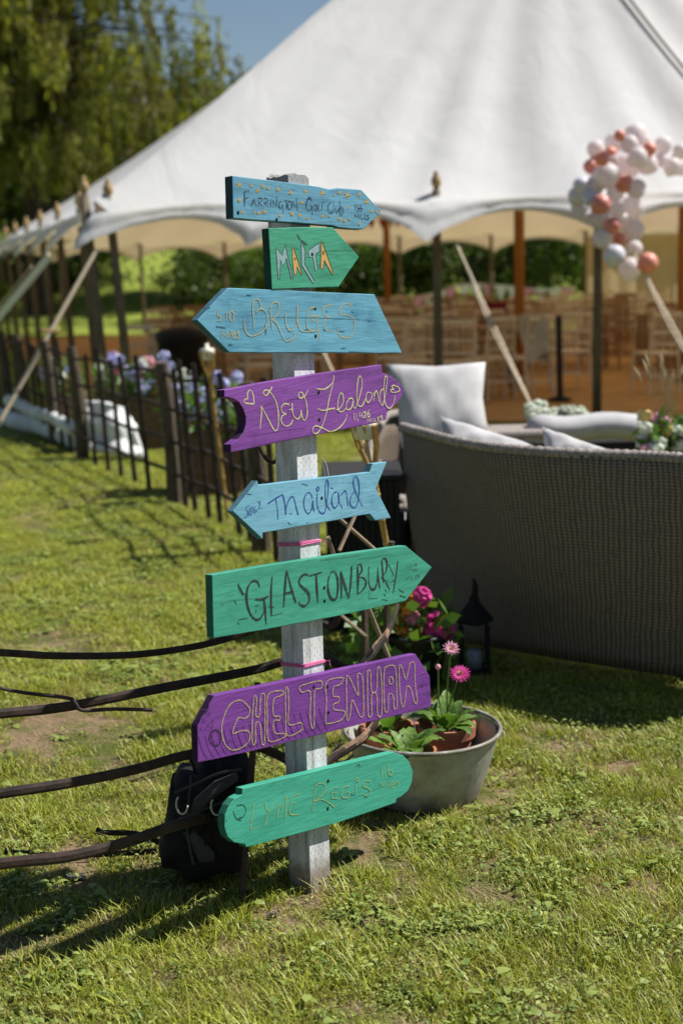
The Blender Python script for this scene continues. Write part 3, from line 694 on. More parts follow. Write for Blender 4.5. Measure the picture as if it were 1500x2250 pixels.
for i, (x, y, r_, c) in enumerate(BLL):
    rr = 1.08*r_/4.09/232.0; P = aY(1150+x/4.09, 200+y/4.09, 13.05+.22*math.sin(i*2.4)-(.12 if c in (1, 2) else 0))
    if c not in bmesh_cache:
        mb = MB(); prof = [(max(.001, math.sin(math.pi*k/12)*(1-.07*max(0, 6-k))), -math.cos(math.pi*k/12)*(1.0 if k > 6 else 1.12)) for k in range(13)]
        mb.lathe(prof, (0, 0, 0), 18); mb.lathe([(.001, -1.12), (.07, -1.2), (.001, -1.21)], (0, 0, 0), 8)
        o = build(mb, 'balloon', M[['bwhite', 'bcoral', 'bred', 'blav'][c]], bl, origin=(0, 0, 0), smooth=True); bmesh_cache[c] = o
    else: o = bmesh_cache[c].copy(); COL.objects.link(o)
    o.location = P-WO[bl.name]; o.scale = (rr,)*3; o.rotation_euler = (random.uniform(-.9, .9), random.uniform(-1.2, 1.2), 0)
    if c: o['label'] = ['', 'coral pink balloon', 'dark brick pink balloon', 'lavender balloon'][c]

# ------------------------------------------------------------------ bunting
def bunting(pts, nfl, sz, cols, label, name='bunting'):
    t = empty(name, pts[0], label, 'bunting'); P = cr(pts, 12); build(MB().tube(P, .006, 4), 'string', M['strap'], t)
    for i in range(nfl):
        q = P[int((i+.5)/nfl*(len(P)-1))]; q2 = P[min(len(P)-1, int((i+.5)/nfl*(len(P)-1))+1)]; d = (q2-q).normalized()*sz*.5 if (q2-q).length > 0 else Vector((sz*.5, 0, 0))
        mb = MB(); th = Vector((0, .004, 0)); V = [q-d, q+d, q+Vector((0, .03, -sz*1.15))]
        mb.add([*(v-th for v in V), *(v+th for v in V)], [(0, 1, 2), (5, 4, 3), (0, 3, 4, 1), (1, 4, 5, 2), (2, 5, 3, 0)])
        build(mb, 'flag', M[cols[i % len(cols)]], t)
bunting([aY(u, v, Y) for (u, v, Y) in ((800, 655, 35.2), (870, 656, 35), (950, 644, 34.8), (1020, 624, 34.6), (1100, 626, 34.5), (1180, 634, 34.4), (1260, 630, 34.3))], 17, .34, ['flagw', 'flagp', 'flagw'], 'string of white and pink bunting hanging beyond the back of the marquee')
bunting([aY(u, v, 19) for (u, v) in ((780, 486), (860, 480), (930, 480))], 9, .11, ['flagr', 'flagw', 'flagr'], 'short string of red bunting under the marquee roof beside the top sign board')

# ------------------------------------------------------------------ chairs, tables inside
def make_chair(mat, label):
    t = empty('wooden_chair', (0, 0, 0), label, 'chair', 'wooden chairs under the marquee')
    for sx in (-1, 1):
        build(MB().tube([(sx*.19, -.19, 0), (sx*.18, -.18, .44)], [.014, .018], 6), 'leg', mat, t)
        build(MB().tube([(sx*.19, .23, 0), (sx*.18, .19, .44), (sx*.18, .22, .7), (sx*.175, .26, .92)], [.014, .018, .017, .014], 6), 'leg', mat, t)
    build(MB().box((0, 0, .455), (.40, .40, .035)), 'seat', mat, t, bevel=.008)
    mb = MB(); mb.box((0, .26, .90), (.37, .025, .05)); mb.box((0, .225, .70), (.36, .02, .03)); mb.box((0, .205, .56), (.36, .02, .03))
    for k_ in range(5): mb.tube([(-.12+.06*k_, .205, .56), (-.12+.06*k_, .26, .9)], .009, 4)
    build(mb, 'backrest', mat, t)
    build(MB().box((0, -.185, .2), (.36, .016, .022)).box((0, .205, .2), (.36, .016, .022)).box((-.185, 0, .25), (.016, .36, .02)).box((.185, 0, .25), (.016, .36, .02)), 'stretcher', mat, t)
    return t
def make_table(label):
    t = empty('dining_table', (0, 0, 0), label, 'table', 'dining tables under the marquee')
    build(MB().box((0, 0, .74), (1.8, .76, .035)), 'tabletop', M['table'], t, bevel=.006)
    for sx in (-1, 1):
        for sy in (-1, 1): build(MB().tube([(sx*.8, sy*.3, 0), (sx*.8, sy*.3, .72)], .03, 6), 'leg', M['wood'], t)
    return t
chA = make_chair(M['wood'], 'brown wooden chair among the rows of tables under the marquee'); chB = make_chair(M['wood2'], 'paler limed wooden chair among the rows of tables under the marquee')
tb = make_table('dark wooden dining table among the chairs under the marquee')
first = {'a': True, 'b': True, 't': True}
rc = random.Random(4)
def put(o, key, loc, rz, **pr):
    if first[key]:
        first[key] = False; TREE[o.name] = [(c, kids(c)) for c in kids(o)]
        o.location = loc; o.rotation_euler = (0, 0, rz); return props(o, **pr)
    return dup(o, loc, rz, **pr)
spots = []
for (cx_, cy_, a_) in ((905, 15.9, .3), (1010, 15.6, -.2), (1075, 16.1, .5), (940, 16.8, 2.9), (1250, 17.0, .2), (560, 15.9, .4), (310, 16.3, 0), (1440, 16.3, .3)):
    put(chB, 'b', (aY(cx_, 700, cy_).x, cy_, .014), a_+math.pi)
for (tx, ty, rz) in ((-1.0, 17.4, .1), (1.3, 17.3, -.05), (-1.6, 20, .2), (.8, 20.2, 0), (3.0, 20.6, .1), (5.1, 20.2, -.1), (-2.2, 23, .1), (.3, 23.1, .1), (2.6, 23.4, .05), (4.9, 23.4, 0), (6.9, 22.6, .1), (6.9, 19.3, .1), (-1, 26, 0), (1.8, 26, 0), (4.4, 26, .05), (5.0, 17.9, .0)):
    put(tb, 't', (tx, ty, 0.014), rz)
    for k_ in range(3):
        for sd in (-1, 1):
            lx = -.6+.6*k_; ly = sd*(.62+rc.uniform(-.03, .14)); ca, sa = math.cos(rz), math.sin(rz)
            X, Y = tx+lx*ca-ly*sa, ty+lx*sa+ly*ca
            a = rz+(0 if sd > 0 else math.pi)+rc.uniform(-.25, .25)
            if rc.random() < .35: put(chB, 'b', (X, Y, .014), a)
            else: put(chA, 'a', (X, Y, .014), a)
jc = aY(1160, 860, 16.0)
dup(chB, (jc.x, 16.0, .014), math.pi+.5, label='limed chair standing alone on the matting with a pale jacket over its back')
mb = MB()
def jf(a, b):
    an = a*math.pi*2; w = .15*(1+.15*math.sin(b*5)); return Vector((jc.x+.02+.05*b+w*math.cos(an), 15.78+.05*math.sin(an)+.03*math.sin(an*3), .96-.48*b-.06*math.sin(an*2)*b))
mb.grid(jf, 20, 8); build(mb, 'jacket', M['coat'], smooth=True, label='pale grey-beige jacket hung over the back of a chair', cat='jacket')
rcx = aY(1085, 690, 19.3)
mb = MB(); mb.grid(lambda a, b: Vector((rcx.x+.17*math.cos(a*6.283), 19.3+.06*math.sin(a*6.283), 1.0-.55*b)), 14, 5); build(mb, 'jacket', M['redcoat'], smooth=True, label='dark red coat hung on a chair in front of the bunting', cat='jacket')
# dark dustbin-like speaker box by the left opening
sp_ = aY(402, 800, 15.5); t = empty('black_bin', (sp_.x, 15.5, 0), 'tall black bin standing inside the marquee behind the flower planters', 'bin')
build(MB().lathe([(.001, 0), (.2, 0), (.24, .02), (.27, .75), (.29, .78), (.29, .82)], (sp_.x, 15.5, .012), 20), 'body', M['dark'], t, smooth=True)
build(MB().lathe([(.295, .825), (.28, .87), (.1, .92), (.001, .93)], (sp_.x, 15.5, .012), 20), 'lid', M['dark'], t, smooth=True)
# folded easel-like music stand right of the jacket
e0 = aY(1230, 800, 15.6); t = empty('black_stand', (e0.x, 15.6, 0), 'slim black stand on the matting right of the jacket', 'stand')
build(MB().tube([(e0.x, 15.6, 0), (e0.x-.02, 15.6, .95)], .035, 8), 'pole', M['dark'], t); build(MB().lathe([(.001, 0), (.12, 0), (.13, .03), (.03, .06)], (e0.x, 15.6, .013), 14), 'base', M['dark'], t, smooth=True)

# ------------------------------------------------------------------ estate fence on the left
fpts = [(575, 1215, 't'), (553, 1195, 'i'), (530, 1178, 'i'), (487, 1155, 'i'), (462, 1142, 'i'), (432, 1126, 'i'), (410, 1115, 'i'), (385, 1105, 't'), (330, 1078, 'i'), (300, 1064, 'i'), (268, 1049, 'i'), (240, 1037, 'i'), (212, 1024, 'i'), (183, 1010, 't'), (160, 997, 'i'), (140, 986, 'i'), (122, 977, 't'), (105, 968, 'i'), (88, 960, 'i'), (60, 945, 't'), (48, 938, 'i'), (35, 932, 'i'), (22, 926, 't'), (8, 918, 'i'), (-8, 910, 'i')]
fg = [(gz(u, v), k_) for (u, v, k_) in fpts]
nearend = gz(610, 1240); fg.insert(0, (nearend, 'i')); farend = fg[-1][0]+(fg[-1][0]-fg[-5][0])*2.0
fence = empty('estate_fence', fg[7][0], 'old iron rail fence with split timber posts running back along the lawn', 'fence')
FH = .92
r6 = random.Random(6)
for (g, k_) in fg:
    if k_ == 't':
        mb = MB(); rr = .054; mb.tube([g-Vector((0, 0, .1)), g+Vector((0, .0, .3)), g+Vector((-.02, 0, .65)), g+Vector((-.05, 0, FH+.02))], [rr*1.05, rr, rr*.95, rr*.8], 9); build(mb, 'post', M['timber'], fence, origin=g, label='split timber post')
    else:
        j = r6.uniform(-.03, .03); mb = MB(); mb.tube([g-Vector((0, 0, .1)), g+Vector((j*.5-.03, 0, .5)), g+Vector((j-.06, 0, FH+r6.uniform(-.08, .10)))], .019, 6, .6); build(mb, 'upright', M['iron'], fence, origin=g)
for z_, wv in ((.20, .01), (.42, .012), (.64, .012), (.86, .02)):
    pl = [g+Vector((-.05*z_/.9, 0.02, z_+wv*math.sin(i*1.7))) for i, (g, _) in enumerate(fg)]+[farend+Vector((0, 0, z_))]
    build(MB().tube(cr(pl, 3), .0135, 6, .8), 'rail', M['iron'], fence)

# ------------------------------------------------------------------ rolled canvas, white sheets, planters behind the fence
def roll(a, b, r_, label, mat='roll'):
    a, b = Vector(a), Vector(b); P = cr([a.lerp(b, i/6)+Vector((0, 0, .015*math.sin(i*1.9))) for i in range(7)], 4)
    build(MB().tube(P, [r_*(1+.05*math.sin(i*.6)) for i in range(25)], 14), 'canvas_roll', M[mat], smooth=True, label=label, cat='canvas roll')
roll(gz(-70, 890, .09), gz(180, 968, .09), .085, 'long pale roll of tent canvas lying behind the far fence')
roll(gz(20, 880, .25), gz(165, 940, .23), .06, 'thinner grey canvas roll lying on top of the long roll')
wc = gz(255, 1016, .0)
mb = MB(); Pn = aY(190, 880, wc.y+.15)
def sheet(a, b):
    u = 185+125*a; v = 880+ (130-18*(1-a))*b + 40*(a**3)*(1-b); 
    q = aY(u+12*b-18*(1-b)*a**2, v, wc.y+.1+.2*(1-b)+.05*math.sin(a*9)+.03*math.sin(b*11)); return q
mb.grid(sheet, 18, 14); 
bs = build(mb, 'white_sheet', M['roll'], smooth=True, label='bright white folded canvas sheet slumped against the fence between the timber posts', cat='canvas sheet')
so_ = bs.modifiers.new('solid', 'SOLIDIFY'); so_.thickness = .04

def flowerhead(mb, c, r_, n, fr_, seed, pl=.028):
    rr = random.Random(seed)
    for i in range(n):
        d = Vector((rr.gauss(0, 1), rr.gauss(0, 1), rr.gauss(.2, 1))).normalized(); p = Vector(c)+d*r_*rr.uniform(.75, 1.05); a = d.orthogonal().normalized(); b = d.cross(a)
        s = pl*rr.uniform(.7, 1.3); k0 = len(mb.v)
        V = [p]+[p+(a*math.cos(t_)+b*math.sin(t_))*s+d*s*.3 for t_ in [2*math.pi*j/5 for j in range(5)]]
        mb.add(V, [(0, 1, 2), (0, 2, 3), (0, 3, 4), (0, 4, 5), (0, 5, 1)])
def leafy(n, c, ext, L, Wd, seed, mat, parent, name='foliage', droop=-.6):
    r = np.random.default_rng(seed); P = np.array(c)+r.uniform(-1, 1, (n, 3))*np.array(ext); V, Fq, A = leafcloud(P, L, Wd, seed, droop=droop); return npmesh(name, V, Fq, mat, parent, origin=c, attr=A, kind='stuff' if n > 60 else None)
def planter(c, L, W_, H, heads, label, fmats, seed, fz=(.25, .5), hr=.05, cat='planter', fol=1.0):
    c = Vector(c); t = empty('flower_planter', c, label, cat); rr = random.Random(seed)
    mb = MB(); mb.box(c+Vector((0, -W_/2, H/2)), (L, .02, H)).box(c+Vector((0, W_/2, H/2)), (L, .02, H)).box(c+Vector((-L/2+.01, 0, H/2)), (.02, W_-.022, H-.004)).box(c+Vector((L/2-.01, 0, H/2)), (.02, W_-.022, H-.004))
    build(mb, 'trough', M['planter'], t); build(MB().box(c+Vector((0, 0, H-.05)), (L-.045, W_-.025, .04)), 'soil', M['soil'], t)
    leafy(int(300*L), (c.x, c.y, c.z+H+.1*fol), (L*.52, W_*.6, .13*fol), .16*fol, .03, seed, M['pleaf'], t)
    for i in range(heads):
        p = c+Vector((rr.uniform(-L*.5, L*.5), rr.uniform(-W_*.7, W_*.6), H+rr.uniform(*fz))); st = MB(); b0 = Vector((p.x*.8+c.x*.2, p.y, c.z+H)); st.tube([b0, p], .005, 4)
        s = build(st, 'stem', M['stem'], t); fm = MB(); flowerhead(fm, p, hr*rr.uniform(.7, 1.25), 30, 1, seed*100+i, .019); build(fm, 'flower_head', M[fmats[i % len(fmats)]], s)
pA = aY(262, 935, 11.4); planter((pA.x, 12.4, .0), .66, .3, .47, 34, 'planter of lilac and pink flowers behind the fence between the timber posts', ['lilac', 'lilac', 'lilac', 'pinkf', 'lilac', 'white'], 3, (.08, .34))
pB = aY(452, 1000, 9.7); planter((pB.x, 9.9, .0), .48, .3, .46, 26, 'planter of lilac and white flowers left of the violet sign board', ['lilac', 'white', 'lilac'], 5, (.08, .36))
pC = aY(150, 900, 13.2); planter((pC.x, 13.2, .25), .35, .25, .2, 6, 'small planter of lilac flowers by the farther timber post', ['lilac', 'white'], 8, (.1, .3))
pD = aY(1215, 950, 8.9); planter((pD.x, 8.7, .35), .36, .16, .14, 34, 'small trough of white flowers behind the sofa in the marquee mouth', ['white'], 9, (.09, .17), .03, fol=.35)

# ------------------------------------------------------------------ bamboo torches
def torch(pb, pt, label, seed):
    t = empty('bamboo_torch', pb, label, 'garden torch', 'bamboo torches'); pb, pt = Vector(pb), Vector(pt); neck = pb.lerp(pt, .84); d = (pt-neck)
    mb = MB(); n_ = 9
    P = [pb.lerp(neck, i/n_) for i in range(n_+1)]; PP = []; rs = []
    for i, p in enumerate(P):
        PP += [p-(neck-pb)*.004, p, p+(neck-pb)*.004]; rs += [.011, .0135, .011]
    mb.tube(PP, rs, 8); build(mb, 'cane', M['bamboo'], t, smooth=True)
    for k_ in range(8):
        a = k_*math.pi/4; e = neck+d+Vector((math.cos(a)*.045, math.sin(a)*.045, 0)); build(MB().tube([neck+Vector((math.cos(a)*.008, math.sin(a)*.008, 0)), neck.lerp(e, .5)+Vector((math.cos(a)*.012, math.sin(a)*.012, 0)), e], .0055, 5), 'split_cane', M['bamboo'], t)
    build(MB().lathe([(.001, -.05), (.03, -.05), (.042, 0), (.04, .015), (.012, .02), (.01, .045), (.001, .045)], neck+d, 12), 'oil_cup', M['strap'], t, smooth=True)
torch(gz(905, 1490), aY(798, 932, 4.75), 'bamboo torch leaning behind the signpost, right of it', 1)
torch(gz(502, 1150), aY(455, 772, 8.2), 'bamboo torch with pale cup standing by the iron fence', 2)

# ------------------------------------------------------------------ rattan sofas
def sofa_main():
    ZR = .86
    rimpx = [(884, 940), (905, 946), (940, 955), (1000, 971), (1100, 987), (1250, 998), (1400, 1003), (1500, 1009), (1640, 1018), (1800, 1020), (1900, 1005)]
    botpx = [(975, 1400), (1000, 1408), (1035, 1415), (1085, 1422), (1160, 1436), (1280, 1456), (1400, 1474), (1500, 1488), (1600, 1498), (1690, 1500), (1740, 1490)]
    top = cr([gz(u, v, ZR) for u, v in rimpx], 6); bot = cr([gz(u, v, .05) for u, v in botpx], 6); n = len(top)
    c = gz(1400, 1480); t = empty('rattan_sofa', (c.x, c.y+.4, 0), 'large curved grey rattan sofa seen from behind, in its own shade', 'sofa')
    mb = MB(); uv = []; L = 0; nv = 14
    for i in range(n):
        if i: L += (top[i]-top[i-1]).length
        for j in range(nv+1):
            b = j/nv; p = bot[i].lerp(top[i], b**1.0); bul = .07*math.sin(b*math.pi)*(1.0 if True else 0)
            fl = (b-.5)
            d = Vector((top[i].x-bot[i].x, top[i].y-bot[i].y, 0))
            p = p + d*(.55*b*b-.55*b)*-1.0*(.0) + Vector((0, -.035*math.sin(b*math.pi), 0))
            if i < 14: p.x -= .05*math.sin(b*math.pi)*(1-i/14)
            mb.v.append(tuple(p)); uv.append((L, b*.86))
    for i in range(n-1):
        for j in range(nv): mb.f.append((i*(nv+1)+j, (i+1)*(nv+1)+j, (i+1)*(nv+1)+j+1, i*(nv+1)+j+1)); mb.mi.append(0)
    o = build(mb, 'backrest', M['rattan'], t, smooth=True, uvs=uv, origin=(c.x, c.y, 0)); sd = o.modifiers.new('s', 'SOLIDIFY'); sd.thickness = .05; sd.offset = -1
    rm = MB(); PP = cr([Vector(p)+Vector((0, .02, .0)) for p in top[::3]], 12); N = len(PP)
    rs = [.021*(1+.10*math.sin(i*1.9)) for i in range(N)]
    rm.tube(PP, rs, 10); build(rm, 'rim', M['rim'], t, smooth=True)
    # seat and front
    seat = MB(); st = [Vector((p.x, p.y+.22, .38)) for p in bot[4:-4]]; fr2 = [Vector((p.x, p.y+.95, .38)) for p in bot[4:-4]]; m_ = len(st)
    V = [(p.x, p.y, .30) for p in st]+[(p.x, p.y, .30) for p in fr2]+[(p.x, p.y, .42) for p in st]+[(p.x, p.y, .42) for p in fr2]
    Fc = []
    for i in range(m_-1):
        Fc += [(i, i+1, m_+i+1, m_+i), (2*m_+i, 3*m_+i, 3*m_+i+1, 2*m_+i+1), (m_+i, m_+i+1, 3*m_+i+1, 3*m_+i), (i, 2*m_+i, 2*m_+i+1, i+1)]
    Fc += [(0, m_, 3*m_, 2*m_), (m_-1, 3*m_-1, 4*m_-1, 2*m_-1)]
    seat.add(V, Fc); build(seat, 'seat', M['cushion'], t)
    for (u, v) in ((1010, 1420), (1500, 1500)):
        g = gz(u, v); build(MB().tube([g, g+Vector((0, .05, .1))], .02, 8), 'leg', M['dark'], t)
    g = aY(1318, 1420, gz(1300, 1458).y-.012); build(MB().box(g, (.026, .006, .03)), 'maker_tag', M['cushion'], t, bevel=.002)
    return t, bot
sof, sbot = sofa_main()
def cushion(name, c4, thick, label, mat='cushion', puff=1.0, group='loose cushions on the garden sofas', up=None):
    P = [Vector(p) for p in c4]; cen = sum(P, Vector())/4; n = (P[1]-P[0]).cross(P[3]-P[0]).normalized()
    mb = MB(); N = 14
    def side(sg):
        def f(a, b):
            q = (P[0]*(1-a)+P[1]*a)*(1-b)+(P[3]*(1-a)+P[2]*a)*b
            e = (max(0, 1-abs(2*a-1)**2.6)*max(0, 1-abs(2*b-1)**2.6))**.55
            pull = .045*(1-e); s_ = q-cen
            edge_ = (1-abs(2*a-1))*(abs(2*b-1)**3)+(1-abs(2*b-1))*(abs(2*a-1)**3)
            q = cen + s_*(1-.09*edge_) 
            wr = .004*math.sin(a*23+b*9)+.004*math.sin(b*19-a*13)
            return q + n*sg*(thick*.5*e+wr*e)
        return f
    mb.grid(side(1), N, N); k0 = len(mb.v); V2 = [side(-1)(i/N, j/N) for j in range(N+1) for i in range(N+1)]
    mb.add(V2, [tuple(reversed((j*(N+1)+i, j*(N+1)+i+1, (j+1)*(N+1)+i+1, (j+1)*(N+1)+i))) for j in range(N) for i in range(N)])
    o = build(mb, name, M[mat], smooth=True, label=label, cat='cushion', group=group); w = o.modifiers.new('w', 'WELD'); w.merge_threshold = .0015; return o
YC = 7.4
cushion('back_cushion', [aY(882, 985, YC-.22), aY(1072, 955, YC-.18), aY(1066, 795, YC+.05), aY(846, 800, YC)], .15, 'large square light grey cushion standing upright on the armchair')
cushion('scatter_cushion', [aY(965, 1035, 5.95), aY(1200, 1070, 5.85), aY(1195, 988, 5.98), aY(968, 914, 6.15)], .13, 'light grey cushion leaning inside the curved sofa, left one')
cushion('scatter_cushion', [aY(1190, 1060, 5.85), aY(1385, 1085, 5.75), aY(1368, 1003, 5.85), aY(1190, 937, 6.05)], .12, 'light grey cushion leaning inside the curved sofa, right one')
# armchair behind
def armchair():
    c = aY(905, 1100, 7.0); t = empty('rattan_armchair', (c.x, 7.2, 0), 'dark rattan armchair behind the signpost carrying the large grey cushion', 'armchair')
    def shell(P, z0, z1, nm, th=.04):
        mb = MB(); uv = []; L = 0; nv = 6
        for i, p in enumerate(P):
            if i: L += (P[i]-P[i-1]).length
            for j in range(nv+1): b = j/nv; mb.v.append((p.x, p.y, z0+(z1[i]-z0)*b)); uv.append((L, b*.6))
        for i in range(len(P)-1):
            for j in range(nv): mb.f.append((i*(nv+1)+j, (i+1)*(nv+1)+j, (i+1)*(nv+1)+j+1, i*(nv+1)+j+1)); mb.mi.append(0)
        o = build(mb, nm, M['rattan'], t, smooth=True, uvs=uv); q = o.modifiers.new('s', 'SOLIDIFY'); q.thickness = th
    x0 = aY(822, 1000, 6.6).x; x1 = aY(1090, 1000, 7.0).x
    P = cr([Vector((x0+.12, 6.25, 0)), Vector((x0, 6.6, 0)), Vector((x0, 7.2, 0)), Vector((x0+.12, 7.55, 0)), Vector(((x0+x1)/2, 7.65, 0)), Vector((x1-.1, 7.55, 0)), Vector((x1, 7.2, 0)), Vector((x1, 6.7, 0))], 5)
    Z = [.50+.26*max(0, min(1, (p.y-6.9)/.6)) for p in P]
    shell(P, .04, Z, 'shell'); build(MB().tube([Vector((p.x, p.y, z)) for p, z in zip(P, Z)], .024, 8), 'rim', M['rim'], t, smooth=True)
    build(MB().box(((x0+x1)/2, 6.85, .30), (x1-x0-.1, .7, .16)), 'seat_cushion', M['cushion'], t, bevel=.03)
    build(MB().box(((x0+x1)/2, 6.9, .12), (x1-x0-.12, .75, .18)), 'base', M['dark'], t)
armchair()
# slatted planter/stool between signpost and sofa
def stool():
    g = gz(882, 1330); t = empty('slatted_stool', (g.x, g.y, 0), 'low dark slatted rattan stool with a pale woven edge behind the signpost', 'stool')
    H = .46; r_ = .13
    for k_ in range(16):
        a = 2*math.pi*k_/16; build(MB().box((g.x+r_*math.cos(a), g.y+r_*math.sin(a), H/2), (.03, .03, H), Matrix.Rotation(a, 3, 'Z')), 'slat', M['dark'], t)
    build(MB().lathe([(.001, 0), (r_+.012, 0), (r_+.02, .015), (r_+.012, .035), (r_-.02, .04), (.001, .03)], (g.x, g.y, H), 24), 'rim', M['rim'], t, smooth=True)
stool()
def crate_table():
    g = gz(800, 1392); t = empty('slatted_side_table', (g.x, g.y+.2, 0), 'tall dark slatted rattan side table in the shade directly behind the signpost', 'side table')
    x0, x1, H = gz(722, 1392).x, gz(884, 1392).x, .66; yf = g.y
    n_ = 12
    for k_ in range(n_): build(MB().box((x0+(x1-x0)*(k_+.5)/n_, yf, H/2+.01), ((x1-x0)/n_*.86, .02, H-.02)), 'slat', M['dark'], t)
    build(MB().box(((x0+x1)/2, yf+.22, H/2), (x1-x0-.01, .40, H-.03)), 'body', M['lantern'], t)
    build(MB().box(((x0+x1)/2, yf+.2, H+.012), (x1-x0+.03, .46, .024)), 'tabletop', M['dark'], t, bevel=.006)
crate_table()
# second sofa behind: low rattan base with long rolled cushion
def sofa2():
    a, b = aY(1150, 930, 8.2), aY(1430, 930, 8.0); t = empty('low_sofa', ((a.x+b.x)/2, 8.2, 0), 'second low sofa facing away with one long smooth grey back cushion', 'sofa')
    mb = MB(); x0, x1 = a.x, b.x
    uv = []
    mb.box(((x0+x1)/2, 8.25, .27), (x1-x0, .5, .5)); o = build(mb, 'base', M['dark'], t, bevel=.02)
    cz = aY(1290, 935, 8.0).z; P = [Vector((x0+(x1-x0)*i/10, 8.0, cz-.01+.01*math.cos(i))) for i in range(11)]
    build(MB().tube(P, [.05]+[.075]*9+[.05], 14, 1.4), 'back_cushion', M['cushion'], t, smooth=True)
    g0, g1 = aY(1078, 955, 7.9), aY(1190, 955, 7.9); build(MB().box(((g0.x+g1.x)/2-.05, 8.0, g0.z), (g1.x-g0.x+.2, .35, .05)), 'woven_arm', M['rim'], t, bevel=.02)
sofa2()

# ------------------------------------------------------------------ rose arrangement on a side table, far right
def bouquet():
    c = aY(1478, 1010, 6.7); t = empty('side_table', (c.x, 6.7, 0), 'small round dark table at the right edge carrying the flower arrangement', 'table')
    zt = c.z-.12; build(MB().lathe([(.001, 0), (.22, 0), (.225, .012), (.22, .025), (.001, .025)], (c.x, 6.7, zt), 28), 'tabletop', M['table'], t, smooth=True)
    for k_ in range(3):
        a = 2.1*k_; build(MB().tube([(c.x+.16*math.cos(a), 6.7+.16*math.sin(a), 0), (c.x+.05*math.cos(a), 6.7+.05*math.sin(a), zt)], .012, 6), 'leg', M['dark'], t)
    v = empty('flower_arrangement', (c.x, 6.7, zt+.027), 'loose arrangement of cream and yellow roses with wheat ears at the right edge', 'flowers')
    build(MB().lathe([(.001, 0), (.05, 0), (.07, .03), (.075, .1), (.06, .13)], (c.x, 6.7, zt+.027), 20), 'vase', M['coat'], v, smooth=True)
    leafy(260, (c.x, 6.7, zt+.2), (.14, .12, .10), .08, .035, 77, M['pleaf'], v)
    rr = random.Random(12)
    for i in range(40):
        p = Vector((c.x+rr.uniform(-.16, .18), 6.7+rr.uniform(-.16, .02), zt+rr.uniform(.10, .34))); mb = MB()
        for l_ in range(3):
            mb.lathe([(.001, -.026), (.018+.008*l_, -.016), (.034-.006*l_, .008+.005*l_), (.031-.008*l_, .021+.005*l_)], p, 9)
        build(mb, 'rose', M[['white', 'white', 'yellowc', 'white', 'palepink'][i % 5]], v, smooth=True)
    for i in range(14):
        a = rr.uniform(-.5, .2); p0 = Vector((c.x-.02, 6.7, zt+.25)); p1 = p0+Vector((math.sin(a)*.32, rr.uniform(-.08, .08), .2+rr.uniform(0, .12)))
        s = build(MB().tube([p0, p1], .0025, 4), 'stalk', M['wheat'], v)
        if i > 8: continue
        build(MB().tube([p1, p1+(p1-p0).normalized()*.03, p1+(p1-p0).normalized()*.07], [.003, .008, .002], 6), 'wheat_ear', M['wheat'], s)
bouquet()

# ------------------------------------------------------------------ geraniums and lantern in the shade behind the tub
def geraniums():
    g = gz(912, 1512); t = empty('geranium_pot', (g.x, g.y, 0), 'black pot of pink and orange geraniums in the shade behind the signpost', 'potted plant')
    c = Vector((g.x, g.y, 0)); build(MB().lathe([(.001, 0), (.09, 0), (.12, .2), (.13, .21), (.12, .22), (.10, .19), (.001, .18)], c, 20), 'pot', M['dark'], t, smooth=True)
    leafy(240, (c.x-.05, c.y, .24), (.19, .12, .12), .06, .045, 31, M['pleaf'], t, droop=0)
    for i, (u, v, mt, r_) in enumerate(((925, 1313, 'magenta', .028), (960, 1368, 'magenta', .034), (942, 1382, 'magenta', .024), (975, 1385, 'magenta', .026), (905, 1360, 'pinkf', .02), (893, 1335, 'orangef', .022), (905, 1318, 'orangef', .016), (885, 1380, 'orangef', .02), (915, 1385, 'orangef', .018), (898, 1395, 'yellowc', .015))):
        p = aY(u, v, c.y-.05); st = build(MB().tube([c+Vector((0, 0, .18)), p], .003, 4), 'stem', M['stem'], t); fm = MB(); flowerhead(fm, p, r_*1.15, 40, 1, 900+i, .016); build(fm, 'flower_head', M[mt], st)
    g = gz(1042, 1478); t = empty('lantern', g, 'black metal candle lantern standing in the shade beside the sofa', 'lantern'); w = .10
    build(MB().box(g+Vector((0, 0, .01)), (w+.02, w+.02, .02)), 'base', M['lantern'], t)
    for sx in (-1, 1):
        for sy in (-1, 1): build(MB().box(g+Vector((sx*w/2, sy*w/2, .11)), (.01, .01, .178)), 'corner_post', M['lantern'], t)
    build(MB().lathe([(w*.75, .2), (w*.72, .215), (.02, .28), (.018, .30)], g, 4), 'roof', M['lantern'], t); build(MB().lathe([(.001, .02), (.028, .02), (.028, .09), (.001, .09)], g, 12), 'candle', M['glass'], t, smooth=True)
    build(MB().tube([g+Vector((0, 0, .29)), g+Vector((.006, 0, .34)), g+Vector((0, 0, .37))], [.014, .012, .004], 7), 'finial', M['lantern'], t)
geraniums()

